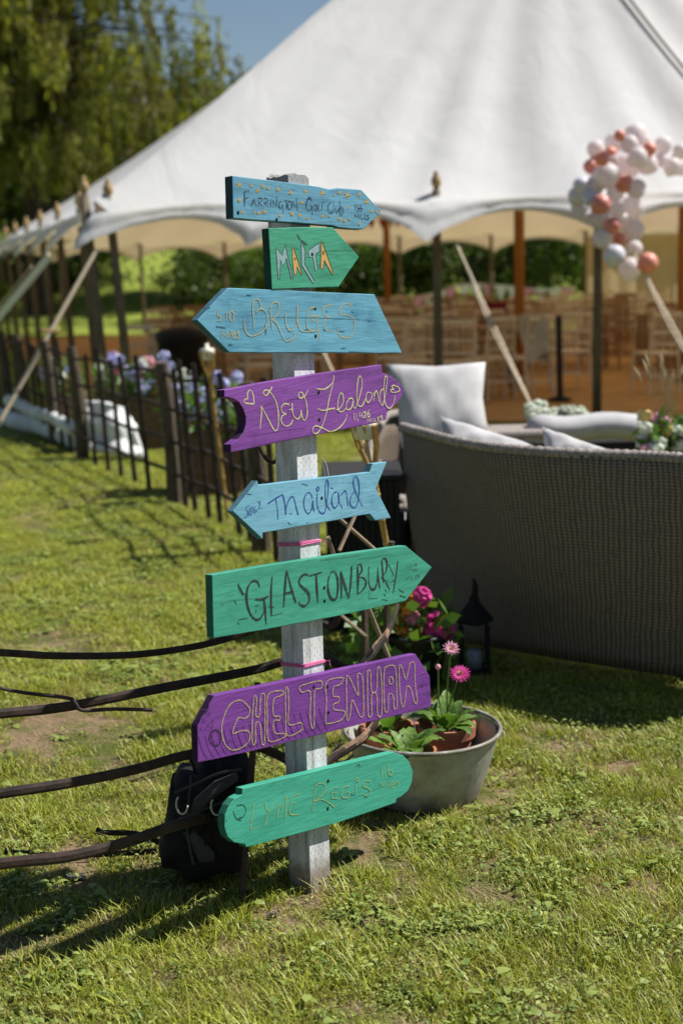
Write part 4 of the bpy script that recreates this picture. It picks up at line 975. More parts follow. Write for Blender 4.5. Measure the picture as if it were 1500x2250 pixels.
# ------------------------------------------------------------------ signpost
TH = R(48.5)
e1 = Vector((math.cos(TH), math.sin(TH), 0))
b0 = gz(683, 1966); t0 = aY(633, 386, b0.y+.17)
ax = (t0-b0).normalized(); NB = e1.cross(ax).normalized()
if NB.dot(CAM-b0) < 0: NB = -NB
e1 = (ax.cross(NB)).normalized() if ax.cross(NB).dot(e1) > 0 else -(ax.cross(NB)).normalized()
SS = .0735; PL = (t0-b0).length
sign = empty('signpost', b0+e1*SS/2-NB*SS/2, 'white-painted timber signpost with eight painted wooden arrow boards on the lawn', 'signpost')
Mp = Matrix((e1, NB, ax)).transposed().to_4x4(); Mp.translation = b0+e1*SS/2-NB*SS/2
def linkM(name, me, mats, parent, Mw, **pr):
    for mm in (mats if isinstance(mats, (list, tuple)) else [mats]): me.materials.append(mm)
    o = bpy.data.objects.new(name, me); COL.objects.link(o); o.parent = parent
    if parent is not None:
        Pm = WM.get(parent.name) or Matrix.Translation(WO[parent.name])
        o.matrix_basis = Pm.inverted() @ Mw
    WM[o.name] = Mw.copy(); WO[o.name] = Mw.translation.copy(); return props(o, **pr)
WM = {}
me = bpy.data.meshes.new('post'); V = []; nn = 10
zs = [-.12]+[PL*k_/14 for k_ in range(1, 15)]
rp = random.Random(3); rows = []
for zi, z in enumerate(zs):
    for (x, y) in ((-1, -1), (1, -1), (1, 1), (-1, 1)):
        V.append((x*SS/2+rp.uniform(-.0006, .0006), y*SS/2+rp.uniform(-.0006, .0006), z))
Fc = []
for i in range(len(zs)-1):
    for k_ in range(4): Fc.append((i*4+k_, i*4+(k_+1) % 4, (i+1)*4+(k_+1) % 4, (i+1)*4+k_))
# ragged weathered top
tp = len(V); N7 = 7
for j in range(N7):
    for i in range(N7):
        V.append(((i/(N7-1)*2-1)*SS/2*.985, (j/(N7-1)*2-1)*SS/2*.985, PL+rp.uniform(.000, .009)+(.004 if i in (2, 3) else 0)))
for j in range(N7-1):
    for i in range(N7-1): a = tp+j*N7+i; Fc.append((a, a+1, a+N7+1, a+N7))
tl = (len(zs)-1)*4
edges_ = [[tp+i for i in range(N7)], [tp+(j+1)*N7-1 for j in range(N7)], [tp+N7*N7-1-i for i in range(N7)], [tp+(N7-1-j)*N7 for j in range(N7)]]
for k_ in range(4):
    a, b = tl+k_, tl+(k_+1) % 4; e_ = edges_[k_]; Fc.append((a, b, *reversed(e_)))
me.from_pydata(V, [], Fc); me.update()
po = linkM('post', me, M['post'], sign, Mp); bv = po.modifiers.new('b', 'BEVEL'); bv.width = .0022; bv.segments = 2; bv.limit_method = 'ANGLE'; bv.angle_limit = R(50)

def ribbon(V, Fc, pts, w, h0, taper=False):
    n = len(pts); k0 = len(V)
    if n < 2: return
    for i, p in enumerate(pts):
        d = pts[min(i+1, n-1)]-pts[max(i-1, 0)]; L = d.length or 1; nx_, ny_ = -d.y/L, d.x/L
        ww = w*.5*(1+.24*math.sin(i*.37+k0)+.1*math.sin(i*1.3+k0*2))*(1 if not taper else (.55+.9*math.sin(math.pi*min(1, (i+.6)/n))))
        if i in (0, n-1): ww *= .6
        hh = h0+i*1.2e-6
        V.append((p.x+nx_*ww, p.y+ny_*ww, hh)); V.append((p.x-nx_*ww, p.y-ny_*ww, hh))
    for i in range(n-1): a = k0+2*i; Fc.append((a, a+1, a+3, a+2))
def board(label, org, sc, outline, mat, thick, strokes, screws, curved=(), nm='sign_board'):
    """outline and strokes are read off the photograph, laid onto the board's own plane"""
    P0 = b0+NB*thick
    P = [onpl(org[0]+x/sc, org[1]+y/sc, P0, NB) for x, y in outline]
    cen = sum(P, Vector())/len(P); d1 = max(((a-b) for a in P for b in P), key=lambda v: v.length)
    # local x along the long edge
    L_ = sorted([(P[(i+1) % len(P)]-P[i]) for i in range(len(P))], key=lambda v: -v.length)[0]; exx = L_.normalized()
    if exx.dot(e1) < 0: exx = -exx
    eyy = NB.cross(exx).normalized(); Mw = Matrix((exx, eyy, NB)).transposed().to_4x4(); Mw.translation = cen; Mi = Mw.inverted()
    Q = [Mi @ p for p in P]; n = len(Q)
    area = sum(Q[i].x*Q[(i+1) % n].y-Q[(i+1) % n].x*Q[i].y for i in range(n))
    if area < 0: Q.reverse()
    # resample edges and roughen a touch
    QQ = []; rr = random.Random(len(label))
    for i in range(n):
        a, b = Q[i], Q[(i+1) % n]; m_ = max(1, int((b-a).length/.05))
        for k_ in range(m_):
            q = a.lerp(b, k_/m_)
            if k_: q = q+Vector((rr.uniform(-1, 1), rr.uniform(-1, 1), 0))*.0006
            QQ.append(q)
    n = len(QQ); me = bpy.data.meshes.new(nm)
    V = [(q.x, q.y, 0) for q in QQ]+[(q.x, q.y, -thick+.0005) for q in QQ]
    Fc = [tuple(range(n)), tuple(range(2*n-1, n-1, -1))]+[(i, n+i, n+(i+1) % n, (i+1) % n) for i in range(n)]
    me.from_pydata(V, [], Fc); me.update()
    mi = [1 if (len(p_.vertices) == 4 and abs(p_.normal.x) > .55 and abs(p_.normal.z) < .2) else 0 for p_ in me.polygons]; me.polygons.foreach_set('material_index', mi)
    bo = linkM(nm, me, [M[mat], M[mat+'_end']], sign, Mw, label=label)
    bv = bo.modifiers.new('b', 'BEVEL'); bv.width = .0016; bv.segments = 2; bv.limit_method = 'ANGLE'; bv.angle_limit = R(30)
    def L2(x, y): return Mi @ onpl(org[0]+x/sc, org[1]+y/sc, P0, NB)
    px = 1.0/885
    ns = 0
    for grp in strokes:
        V, Fc = [], []; ink_, w, items = grp[0], grp[1], grp[2]; mode = grp[3] if len(grp) > 3 else 'open'
        for st in items:
            ns += 1; h0 = .00045+ns*3.5e-5 % .0012
            if mode == 'fill':
                pts = [L2(x, y) for x, y in st]; k0 = len(V); V += [(p.x, p.y, .0003) for p in pts]; f = tuple(range(k0, k0+len(pts)))
                ar = sum(pts[i].x*pts[(i+1) % len(pts)].y-pts[(i+1) % len(pts)].x*pts[i].y for i in range(len(pts))); Fc.append(f if ar > 0 else tuple(reversed(f))); continue
            if mode == 'poly': pts = [L2(x, y) for x, y in st]+[L2(*st[0])]
            elif mode == 'wavy':
                pp = cr([Vector((x, y, 0)) for x, y in st], 4, True); out = []; Lc = 0
                for i in range(len(pp)-1):
                    a, b = pp[i], pp[i+1]; m_ = max(1, int((b-a).length/3))
                    for q_ in range(m_):
                        c = a.lerp(b, q_/m_); d = (b-a); l_ = d.length or 1; Lc += l_/m_; o_ = 2.1*math.sin(Lc*.42+.8*math.sin(Lc*.11)); out.append(L2(c.x-d.y/l_*o_, c.y+d.x/l_*o_))
                pts = out+[out[0]]
            else: pts = cr([L2(x, y) for x, y in st], 5)
            ribbon(V, Fc, pts, w*px, h0, mode == 'brush')
        if V:
            me = bpy.data.meshes.new('lettering'); me.from_pydata(V, [], Fc); me.update(); linkM('paint_crack' if ink_.startswith('crack') else ('star' if ink_ == 'gold' else 'lettering'), me, M[ink_], bo, Mw, kind='stuff' if (ink_.startswith('crack') or ink_ == 'gold') else None)
    for (x, y) in screws:
        q = L2(x, y); mb = MB(); mb.lathe([(.0042, .0003), (.0042, .0008), (.0025, .0011), (.0001, .0009)], q, 10)
        me = bpy.data.meshes.new('screw'); me.from_pydata(mb.v, [], mb.f); me.update(); linkM('screw', me, M['screw'], bo, Mw)
    return bo
NAVY = [[(195,205),(196,280),(197,345)],[(190,210),(245,200)],[(195,275),(235,262)],[(255,345),(268,310),(280,280)],[(280,280),(295,315),(310,348)],[(268,322),(298,318)],
 [(325,350),(322,275)],[(322,275),(345,270),(358,290),(328,315)],[(330,315),(362,348)],[(378,355),(375,275)],[(375,275),(398,273),(408,298),(380,318)],[(380,318),(415,355)],[(435,280),(437,355)],
 [(460,358),(455,290)],[(455,290),(490,350)],[(490,350),(492,255)],[(535,300),(515,312),(510,345),(528,365),(545,342)],[(530,337),(548,335)],[(547,338),(550,405)],[(555,295),(605,288)],[(578,292),(580,370)],
 [(603,300),(589,330),(598,370),(618,368),(629,335),(620,303),(603,300)],[(640,378),(640,295)],[(640,295),(680,385)],[(682,385),(670,268)],
 [(812,300),(795,272),(768,295),(760,350),(780,385),(805,370),(817,345)],[(790,345),(820,342)],[(816,345),(815,425)],[(770,275),(790,265),(808,285)],
 [(848,325),(832,352),(845,385),(861,365),(850,325)],[(876,315),(872,385)],[(872,385),(893,384)],[(905,310),(903,385)],[(903,312),(926,305)],[(903,345),(918,342)],
 [(988,305),(962,335),(960,380),(980,405),(1003,400)],[(1010,290),(1012,402)],[(1030,345),(1032,390),(1050,396),(1064,350)],[(1066,285),(1070,360),(1070,425)],[(1070,355),(1095,368),(1096,408),(1073,430)],
 [(1205,330),(1207,385)],[(1240,335),(1222,338)],[(1222,338),(1222,358),(1241,366),(1236,388),(1220,388)],[(1262,330),(1250,365),(1258,390),(1272,378),(1264,362),(1250,372)],
 [(1203,455),(1205,420)],[(1205,420),(1220,445)],[(1220,445),(1235,418)],[(1235,418),(1238,458)],[(1249,422),(1251,460)],[(1262,420),(1264,462)],[(1264,462),(1283,460)],[(1308,422),(1290,424)],[(1290,424),(1292,462)],[(1292,462),(1311,461)],[(1291,443),(1306,441)],[(1330,424),(1315,432),(1331,448),(1326,465),(1311,463)]]
STARS = []
for (x,y,r) in [(148,150,28),(260,160,15),(315,205,22),(363,165,18),(412,180,14),(500,190,22),(615,218,22),(755,212,20),(908,225,30),(1015,245,8),(1062,222,18),(1132,245,34),(1243,240,20),(150,290,20),(180,403,16),(285,400,10),(325,410,18),(377,398,22),(518,432,18),(628,415,22),(700,432,20),(773,460,16),(722,312,18),(905,437,18),(975,437,10),(1065,465,22),(1108,480,18),(1157,465,10),(1148,355,12),(1312,308,28),(1358,392,15),(1405,395,14),(1245,507,15)]:
    for k_ in range(5):
        a = 1.2566*k_+x*.1; STARS.append([(x-math.cos(a)*r*.35, y-math.sin(a)*r*.35),(x+math.cos(a)*r,y+math.sin(a)*r)])
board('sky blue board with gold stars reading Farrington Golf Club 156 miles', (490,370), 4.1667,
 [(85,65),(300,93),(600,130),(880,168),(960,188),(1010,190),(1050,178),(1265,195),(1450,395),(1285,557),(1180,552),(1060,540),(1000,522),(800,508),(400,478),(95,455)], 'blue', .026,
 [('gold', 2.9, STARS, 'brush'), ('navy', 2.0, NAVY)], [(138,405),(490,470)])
MP = [[(285,335),(375,440),(412,300),(470,540),(525,770),(500,770),(430,480),(390,595),(350,510),(338,768),(322,768),(298,480)],[(630,235),(690,375),(680,560),(820,800),(795,828),(640,580)],[(730,375),(880,270),(885,385),(830,430),(860,635),(830,662),(795,465),(740,470)]]
AP = [[(510,335),(530,350),(650,700),(632,712),(575,590),(568,700),(538,708),(520,560)],[(908,245),(925,270),(1078,690),(1065,712),(945,510),(935,635),(900,625)]]
board('short emerald green board reading Malta in angular letters', (560,490), 6.25, [(185,70),(780,55),(1070,58),(1430,465),(1150,878),(560,895),(235,912)], 'green', .024,
 [('crackg', 2.6, [[(575,150),(605,205),(628,240)],[(600,180),(618,225)],[(645,238),(690,280),(725,300)],[(655,262),(690,305)]], 'brush'), ('mfill', 1, MP, 'fill'), ('ofill', 1, AP, 'fill'), ('black', 1.5, MP+AP, 'poly'), ('black', 1.5, [[(925,425),(932,385),(945,425),(925,425)],[(540,470),(555,510),(545,475)],[(945,383),(1345,370)]])], [(785,430)])
BR = [[(205,200),(187,203)],[(187,203),(183,232),(205,243),(202,266),(182,272)],[(245,200),(247,268)],[(277,200),(265,238),(275,270),(295,262),(298,222),(280,200)],
 [(212,392),(218,345)],[(218,345),(235,378)],[(235,378),(252,345)],[(252,345),(255,392)],[(268,358),(268,395)],[(270,340),(272,344)],[(281,335),(279,392)],[(290,374),(308,365),(298,352),(288,372),(298,392),(312,388)],[(338,348),(322,355),(335,375),(330,392),(316,388)],
 [(380,235),(370,285),(380,340),(412,376),(455,370),(500,345),(527,295),(530,230),(505,190),(480,190),(455,212)],[(455,212),(482,180),(482,140),(460,117),(437,132),(428,185),(435,260),(440,330)],
 [(568,330),(558,240),(553,180),(575,145),(602,140),(612,165),(600,220),(565,265)],[(568,262),(600,290),(625,345),(650,398),(680,413),(712,390),(725,350)],
 [(658,210),(662,285),(685,335),(715,325),(738,270),(742,160)],[(740,240),(750,300),(775,340),(850,345)],[(868,178),(838,182),(813,220),(808,290),(820,325),(850,342),(885,335)],[(845,238),(868,234),(880,252),(868,270),(848,262),(850,240),(905,235)],[(880,240),(884,300),(895,360),(901,420)],
 [(990,155),(935,172),(925,205),(938,240),(972,240)],[(972,240),(938,262),(930,300),(945,335),(988,345)],[(1125,175),(1098,150),(1065,158),(1035,195),(1045,225),(1090,230),(1127,246),(1145,290),(1140,345),(1110,383),(1070,390),(1035,370),(1025,322)]]
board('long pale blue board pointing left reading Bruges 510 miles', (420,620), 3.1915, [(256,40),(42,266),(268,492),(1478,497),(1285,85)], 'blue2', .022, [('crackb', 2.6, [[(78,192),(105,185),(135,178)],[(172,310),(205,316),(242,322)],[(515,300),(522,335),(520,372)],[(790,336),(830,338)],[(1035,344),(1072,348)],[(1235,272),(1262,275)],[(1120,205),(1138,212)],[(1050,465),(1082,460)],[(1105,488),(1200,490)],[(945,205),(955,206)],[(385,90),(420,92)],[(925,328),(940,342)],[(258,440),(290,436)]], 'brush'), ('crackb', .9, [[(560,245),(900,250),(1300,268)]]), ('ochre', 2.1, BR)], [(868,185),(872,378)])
NZ = [[(305,340),(302,285),(285,240),(268,236),(256,260),(258,300)],[(258,300),(234,308),(232,330),(268,338),(305,340)],
 [(445,205),(425,242),(400,275),(378,262),(385,238),(415,238),(450,278),(478,335),(492,420),(490,510),(472,546),(448,522),(400,430),(360,355)],[(360,355),(364,400),(357,470),(352,535)],
 [(575,345),(540,338),(515,365),(522,402),(552,418)],[(552,418),(522,432),(513,465),(530,500),(562,509),(590,490),(603,460)],
 [(575,385),(598,375),(597,335),(600,400),(615,440),(640,456),(660,430),(665,385)],[(665,385),(672,435),(688,466),(706,448),(713,400),(706,335),(690,282)],[(690,282),(660,297),(645,275),(655,252),(675,256),(690,282),(720,230)],
 [(780,222),(840,228),(885,200),(908,170),(917,120)],[(917,120),(905,200),(882,290),(865,380),(850,440),(825,510),(790,562),(762,562),(755,528),(780,508),(830,525),(880,550),(930,540),(975,505),(1005,460),(1017,420)],[(790,375),(830,390),(890,378),(925,372)],[(925,372),(910,385)],
 [(935,385),(965,370),(988,322),(985,272),(968,258),(950,300),(945,365),(962,400),(990,393),(1015,365)],[(1065,305),(1038,298),(1012,338),(1016,382),(1045,375),(1065,312)],[(1065,312),(1062,355),(1078,378)],
 [(1078,378),(1110,290),(1131,200),(1125,140),(1110,128),(1096,180),(1090,280),(1103,350),(1130,355),(1158,300)],[(1200,255),(1172,253),(1160,295),(1175,330),(1200,300),(1206,255)],[(1206,255),(1212,320)],[(1218,250),(1222,312)],[(1222,280),(1238,240),(1250,262),(1260,325)],
 [(1300,222),(1275,240),(1265,295),(1283,352),(1300,310),(1318,200),(1323,145),(1312,125),(1302,160),(1297,260),(1310,340),(1340,374),(1368,342),(1384,275)],
 [(1355,208),(1375,196),(1390,208),(1403,205),(1418,235),(1385,252),(1352,248)],[(1352,248),(1352,230),(1375,228),(1355,208)],
 [(1067,410),(1072,465)],[(1085,408),(1088,465)],[(1103,455),(1100,475)],[(1115,400),(1112,435)],[(1112,435),(1137,428)],[(1130,405),(1135,450)],[(1142,410),(1155,400),(1161,415),(1142,445)],[(1142,445),(1166,442)],[(1188,385),(1173,418),(1180,440),(1192,430),(1185,412),(1173,422)],
 [(1170,485),(1175,455)],[(1175,455),(1188,475)],[(1188,475),(1200,450)],[(1200,450),(1206,482)],[(1216,450),(1219,480)],[(1229,448),(1233,478)],[(1233,478),(1249,475)],[(1266,440),(1251,443)],[(1251,443),(1255,473)],[(1255,473),(1271,470)],[(1253,458),(1265,455)],[(1287,430),(1274,438),(1287,452),(1282,470),(1270,470)]]
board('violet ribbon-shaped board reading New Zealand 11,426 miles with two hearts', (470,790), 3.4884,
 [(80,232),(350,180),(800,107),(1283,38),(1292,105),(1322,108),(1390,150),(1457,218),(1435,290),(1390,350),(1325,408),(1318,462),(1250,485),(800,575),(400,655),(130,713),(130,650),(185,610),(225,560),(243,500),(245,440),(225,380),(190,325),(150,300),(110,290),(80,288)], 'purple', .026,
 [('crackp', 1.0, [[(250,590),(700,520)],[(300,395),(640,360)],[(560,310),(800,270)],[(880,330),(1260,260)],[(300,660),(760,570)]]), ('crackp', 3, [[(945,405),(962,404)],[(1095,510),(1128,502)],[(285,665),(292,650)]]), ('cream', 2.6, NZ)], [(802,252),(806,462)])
TL = [[(385,402),(450,358),(520,318)],[(455,362),(470,440),(475,540)],[(515,320),(535,400),(543,500)],[(543,500),(548,430),(570,370),(595,338),(615,360),(635,440),(652,500)],[(775,350),(752,306),(722,313),(700,370),(705,440),(735,485),(765,452),(778,370)],[(778,370),(780,430),(792,470)],
 [(815,310),(813,390),(828,458),(858,484),(885,462),(905,340),(912,240),(903,194),(890,215),(885,300),(890,385),(908,430),(935,460)],[(820,250),(808,270),(820,288),(832,268),(820,250)],[(985,298),(957,308),(940,370),(955,430),(980,430),(1002,370),(998,300)],[(998,300),(1005,380),(1035,440)],[(1018,330),(1042,300),(1058,290),(1070,320),(1082,425)],
 [(1142,290),(1112,328),(1098,390),(1120,430),(1155,420),(1175,330),(1178,240),(1160,170),(1137,172),(1128,220),(1145,290),(1180,370),(1208,422)]]
T2 = [[(235,415),(205,420)],[(205,420),(200,452),(217,470),(208,508),(180,520)],[(250,430),(228,450),(248,470),(240,495),(222,485),(248,445),(250,430)],[(275,420),(262,455),(275,475),(292,457),(270,452)],[(300,385),(318,385),(317,415),(303,440)],[(303,440),(345,432)]]
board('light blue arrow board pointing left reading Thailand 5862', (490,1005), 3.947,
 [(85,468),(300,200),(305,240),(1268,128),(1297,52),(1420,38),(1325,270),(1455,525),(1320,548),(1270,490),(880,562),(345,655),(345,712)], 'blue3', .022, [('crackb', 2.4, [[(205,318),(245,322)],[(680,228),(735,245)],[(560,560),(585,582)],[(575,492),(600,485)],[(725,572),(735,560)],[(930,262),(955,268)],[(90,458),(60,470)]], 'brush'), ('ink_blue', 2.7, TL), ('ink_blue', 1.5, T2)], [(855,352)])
GL = [[(375,290),(365,258),(335,248),(305,280),(292,340),(300,410),(325,470),(357,494),(385,480),(402,440)],[(345,365),(390,365),(430,345)],[(402,360),(410,430),(417,525)],[(455,218),(448,320),(450,470)],[(545,182),(535,300),(527,418)],[(547,182),(580,310),(606,388)],[(540,325),(590,315)],
 [(690,215),(663,205),(635,225),(625,262),(650,290),(682,322),(690,370),(665,405),(635,400),(622,380)],[(692,215),(770,192)],[(733,205),(738,300),(745,388)],[(838,185),(813,225),(808,300),(828,358),(858,360),(871,300),(868,230),(850,190),(828,188)],[(893,362),(893,280),(887,185)],[(887,185),(915,280),(940,360)],[(940,360),(952,260),(958,150)],
 [(995,150),(998,250),(995,335)],[(992,152),(1015,145),(1022,185),(998,222)],[(998,222),(1038,235),(1048,270),(1025,310),(997,332)],[(1068,155),(1065,240),(1078,295),(1103,300),(1119,250),(1123,160)],[(1123,160),(1127,235),(1137,300)],[(1148,115),(1155,200),(1158,265)],[(1145,120),(1165,105),(1181,130),(1175,188),(1147,225)],[(1147,225),(1170,250),(1200,308)],[(1190,140),(1225,215)],[(1250,120),(1238,220),(1220,330)]]
G2 = [[(450,470),(522,452)],[(1070,308),(1065,360)],[(1065,360),(1122,358)],[(1068,330),(1086,328)],[(1312,150),(1315,190)],[(1330,145),(1326,175)],[(1326,175),(1346,172)],[(1340,148),(1345,190)],[(1352,150),(1366,140),(1368,155),(1350,182)],[(1350,182),(1378,178)],
 [(1295,248),(1298,228)],[(1298,228),(1308,240)],[(1308,240),(1318,222)],[(1318,222),(1322,244)],[(1331,222),(1333,244)],[(1341,218),(1344,240)],[(1344,240),(1356,236)],[(1371,212),(1359,215)],[(1359,215),(1361,235)],[(1361,235),(1374,232)],[(1360,225),(1370,223)],[(1386,205),(1377,212),(1387,220),(1381,230)],[(238,270),(262,310),(270,340)],[(240,310),(280,335)]]
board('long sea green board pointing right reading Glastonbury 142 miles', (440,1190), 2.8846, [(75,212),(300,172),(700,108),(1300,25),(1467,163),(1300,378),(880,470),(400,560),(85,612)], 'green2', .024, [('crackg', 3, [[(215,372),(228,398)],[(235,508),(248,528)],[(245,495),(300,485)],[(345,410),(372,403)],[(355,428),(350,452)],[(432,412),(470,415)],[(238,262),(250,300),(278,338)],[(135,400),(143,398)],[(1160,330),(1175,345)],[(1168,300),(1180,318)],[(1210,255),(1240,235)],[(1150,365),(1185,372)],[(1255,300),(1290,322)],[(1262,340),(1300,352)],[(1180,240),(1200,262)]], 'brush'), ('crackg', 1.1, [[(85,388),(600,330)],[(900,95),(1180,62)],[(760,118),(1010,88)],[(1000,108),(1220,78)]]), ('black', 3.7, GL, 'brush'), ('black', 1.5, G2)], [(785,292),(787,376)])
CH_ = [[(365,330),(320,295),(260,320),(225,385),(208,460),(220,540),(260,590),(310,588),(360,555),(380,510),(365,480),(320,480),(275,495),(285,450),(310,400),(345,405),(372,380),(375,345)],
 [(400,285),(412,270),(418,300),(412,385),(435,385),(442,270),(462,258),(467,300),(465,545),(448,545),(438,440),(412,435),(410,545),(393,555),(390,430)],[(485,265),(560,238),(580,250),(560,270),(520,290),(518,385),(555,390),(555,415),(520,420),(525,490),(580,495),(585,515),(490,540),(482,400)],
 [(590,235),(605,230),(610,330),(610,440),(680,430),(690,450),(685,475),(600,508),(592,400)],[(690,205),(790,180),(810,190),(800,225),(765,240),(762,380),(760,450),(748,460),(735,380),(738,245),(690,248),(672,225)],
 [(835,185),(930,160),(932,180),(910,205),(878,215),(875,270),(908,275),(908,305),(878,320),(880,350),(940,360),(945,380),(920,415),(850,435),(830,420),(835,300)],[(955,155),(975,165),(1000,220),(1025,265),(1020,150),(1035,135),(1050,160),(1055,270),(1055,380),(1035,390),(1000,310),(985,300),(975,390),(958,412),(955,300)],
 [(1080,130),(1098,125),(1105,240),(1135,235),(1140,110),(1155,105),(1165,200),(1165,375),(1140,380),(1135,260),(1105,265),(1105,380),(1085,385),(1080,250)],[(1180,120),(1200,92),(1240,90),(1252,150),(1255,250),(1258,330),(1240,345),(1232,265),(1205,265),(1205,350),(1185,360),(1178,250)],[(1210,160),(1230,160),(1232,195),(1212,195)],
 [(1270,95),(1285,95),(1310,170),(1330,90),(1345,68),(1362,80),(1365,200),(1378,300),(1360,305),(1340,230),(1315,215),(1300,320),(1285,325),(1272,220)]]
C2 = [[(1390,200),(1392,224)],[(1412,202),(1402,208),(1411,216)],[(1413,200),(1411,235)],[(1422,205),(1441,203)],[(1441,203),(1428,230)],[(1390,272),(1392,250)],[(1392,250),(1402,265)],[(1402,265),(1412,248)],[(1412,248),(1415,270)],[(1422,248),(1424,268)],[(1431,246),(1433,266)],[(1433,266),(1441,264)],[(1450,243),(1443,245)],[(1443,245),(1445,265)],[(1445,265),(1453,262)],[(1461,240),(1455,247),(1460,254),(1455,262)],
 [(170+35*math.cos(a*.5), 520+46*math.sin(a*.5)) for a in range(14)],[(174+30*math.cos(a*.5+1), 522+50*math.sin(a*.5+1)) for a in range(14)],[(105,470),(155,415)],[(155,415),(152,475)],[(152,475),(108,470)],[(120,440),(148,462)],[(95,405),(108,402)],[(108,402),(108,420)],[(108,420),(95,422)],[(95,422),(95,405)],[(122,375),(138,372)],[(138,372),(138,388)],[(138,388),(122,390)],[(122,390),(122,375)],[(85,455),(82,478)],[(162,405),(168,412)]]
board('deep violet board with clipped corners reading Cheltenham 197 miles in wavy bubble letters', (410,1430), 2.7273, [(165,268),(600,180),(1370,18),(1455,150),(1465,335),(900,475),(400,600),(68,670),(65,450)], 'purple2', .022, [('crackp', 1.6, [[(70+38*j+14*k2, 660-9*j*1.0-30*k2*.0-150),(95+38*j+14*k2, 600-9*j),(125+38*j+14*k2, 648-9*j)] for j in range(20) for k2 in (0,)]), ('crackp', 3, [[(85,352),(128,350)],[(135,300),(128,345),(110,372)],[(95,385),(80,410)]], 'brush'), ('ochre', 2.0, CH_, 'wavy'), ('black', 1.5, C2)], [(762,215),(843,215),(850,370)])
LY = [[(292,425),(280,520),(265,625)],[(265,625),(322,608)],[(370,425),(385,478),(402,500)],[(445,425),(402,500),(370,600)],[(462,545),(470,470),(482,440)],[(482,440),(495,475)],[(495,475),(528,375)],[(528,375),(525,460),(520,545)],[(632,360),(580,385),(560,430)],[(560,430),(600,432)],[(560,432),(552,480),(560,515),(618,515)],
 [(718,495),(728,400),(742,320)],[(735,312),(775,285),(812,300),(808,345),(770,390),(728,420)],[(728,420),(790,405),(840,430),(885,465)],[(905,315),(868,328),(860,360)],[(860,360),(895,352)],[(860,362),(862,395),(905,395)],[(985,305),(950,318),(930,355),(943,390),(982,388),(988,348)],[(988,348),(960,352)],[(1035,290),(1035,370)],[(1045,243),(1035,258),(1048,272),(1058,258),(1045,243)],[(1145,270),(1103,273),(1090,305),(1128,323),(1142,348),(1118,372),(1085,366)],
 [(1222,160),(1230,245)],[(1248,155),(1255,240)],[(1275,145),(1270,195),(1285,226),(1307,212),(1298,190),(1275,200)],[(1215,330),(1220,280)],[(1220,280),(1238,312)],[(1238,312),(1252,275)],[(1252,275),(1255,320)],[(1270,292),(1272,322)],[(1270,275),(1271,279)],[(1286,265),(1286,320)],[(1298,300),(1317,290),(1306,276),(1296,300),(1304,318),(1318,314)],[(1357,270),(1338,278),(1354,292),(1345,306)]]
board('mint green board with rounded ends reading Lyme Regis 116 miles, lowest on the post', (470,1635), 3.3333,
 [(210,325),(600,232),(1318,58),(1325,64),(1385,82),(1430,130),(1455,200),(1450,280),(1418,345),(1370,385),(1335,402),(1332,430),(880,585),(400,715),(235,757),(230,735),(150,722),(100,680),(78,610),(80,520),(110,450),(150,400),(205,370)], 'green3', .024,
 [('crackg', 2.4, [[(1040,160),(1062,150),(1066,170)],[(1095,392),(1125,388)],[(1000,368),(1025,374)],[(140,488),(160,540),(200,560)],[(165,450),(210,445),(235,480),(215,530),(180,540)],[(90,560),(96,568)],[(140,682),(146,688)]]), ('lime', 2.3, LY)], [(835,270),(832,472)])

# ------------------------------------------------------------------ twine on the post
def twine(v_px, label, seed, cross=.02):
    z = (onpl(683, v_px, b0, NB)-b0).dot(ax); rr = random.Random(seed)
    for j in range(3):
        h = SS/2+.0022; pts = []
        for k_ in range(33):
            a = k_/32*4; s_ = int(a) % 4; f = a-int(a); c = [(-h, h), (h, h), (h, -h), (-h, -h), (-h, h)]; p = Vector((*c[s_], 0)).lerp(Vector((*c[s_+1], 0)), f)
            pts.append(Mp @ Vector((p.x, p.y, z+(j-1)*.0025+cross*(.5*math.sin(a*1.57+j*.5))*.3)))
        build(MB().tube(pts, .0016, 6), 'twine', M['pinkie'], sign, smooth=True)
    e = Mp @ Vector((SS/2+.003, SS/2+.003, z)); build(MB().tube([e, e+Vector((.01, -.004, .004)), e+Vector((.012, -.004, -.012))], .0013, 5), 'twine', M['pinkie'], sign)
twine(1193, '', 1); twine(1460, '', 2, .01)
def sx(u, v, off=.0015): return onpl(u, v, b0+NB*off, NB)
nl = NB.cross(ax); LN = -e1
def sl_(u, v, off=.0015): return onpl(u, v, b0+LN*off, LN)
thr = MB()
for P in ([sl_(658, 965), sl_(652, 1000), sl_(645, 1045)], [sl_(662, 965), sl_(650, 1010), sl_(641, 1046)], [sl_(655, 985), sl_(650, 1020), sl_(648, 1047)], [sl_(641, 1175), sl_(640, 1240)], [sl_(648, 1640), sl_(641, 1655), sl_(655, 1675)],
          [sx(706, 1005, .004)+e1*.0, sx(716, 1018, .004), sx(722, 1046, .004)], [sx(707, 1012, .003), sx(712, 1030, .003), sx(714, 1046, .003)]):
    thr.tube(cr(P, 5), .0007, 4)
build(thr, 'thread', M['thread'], sign)

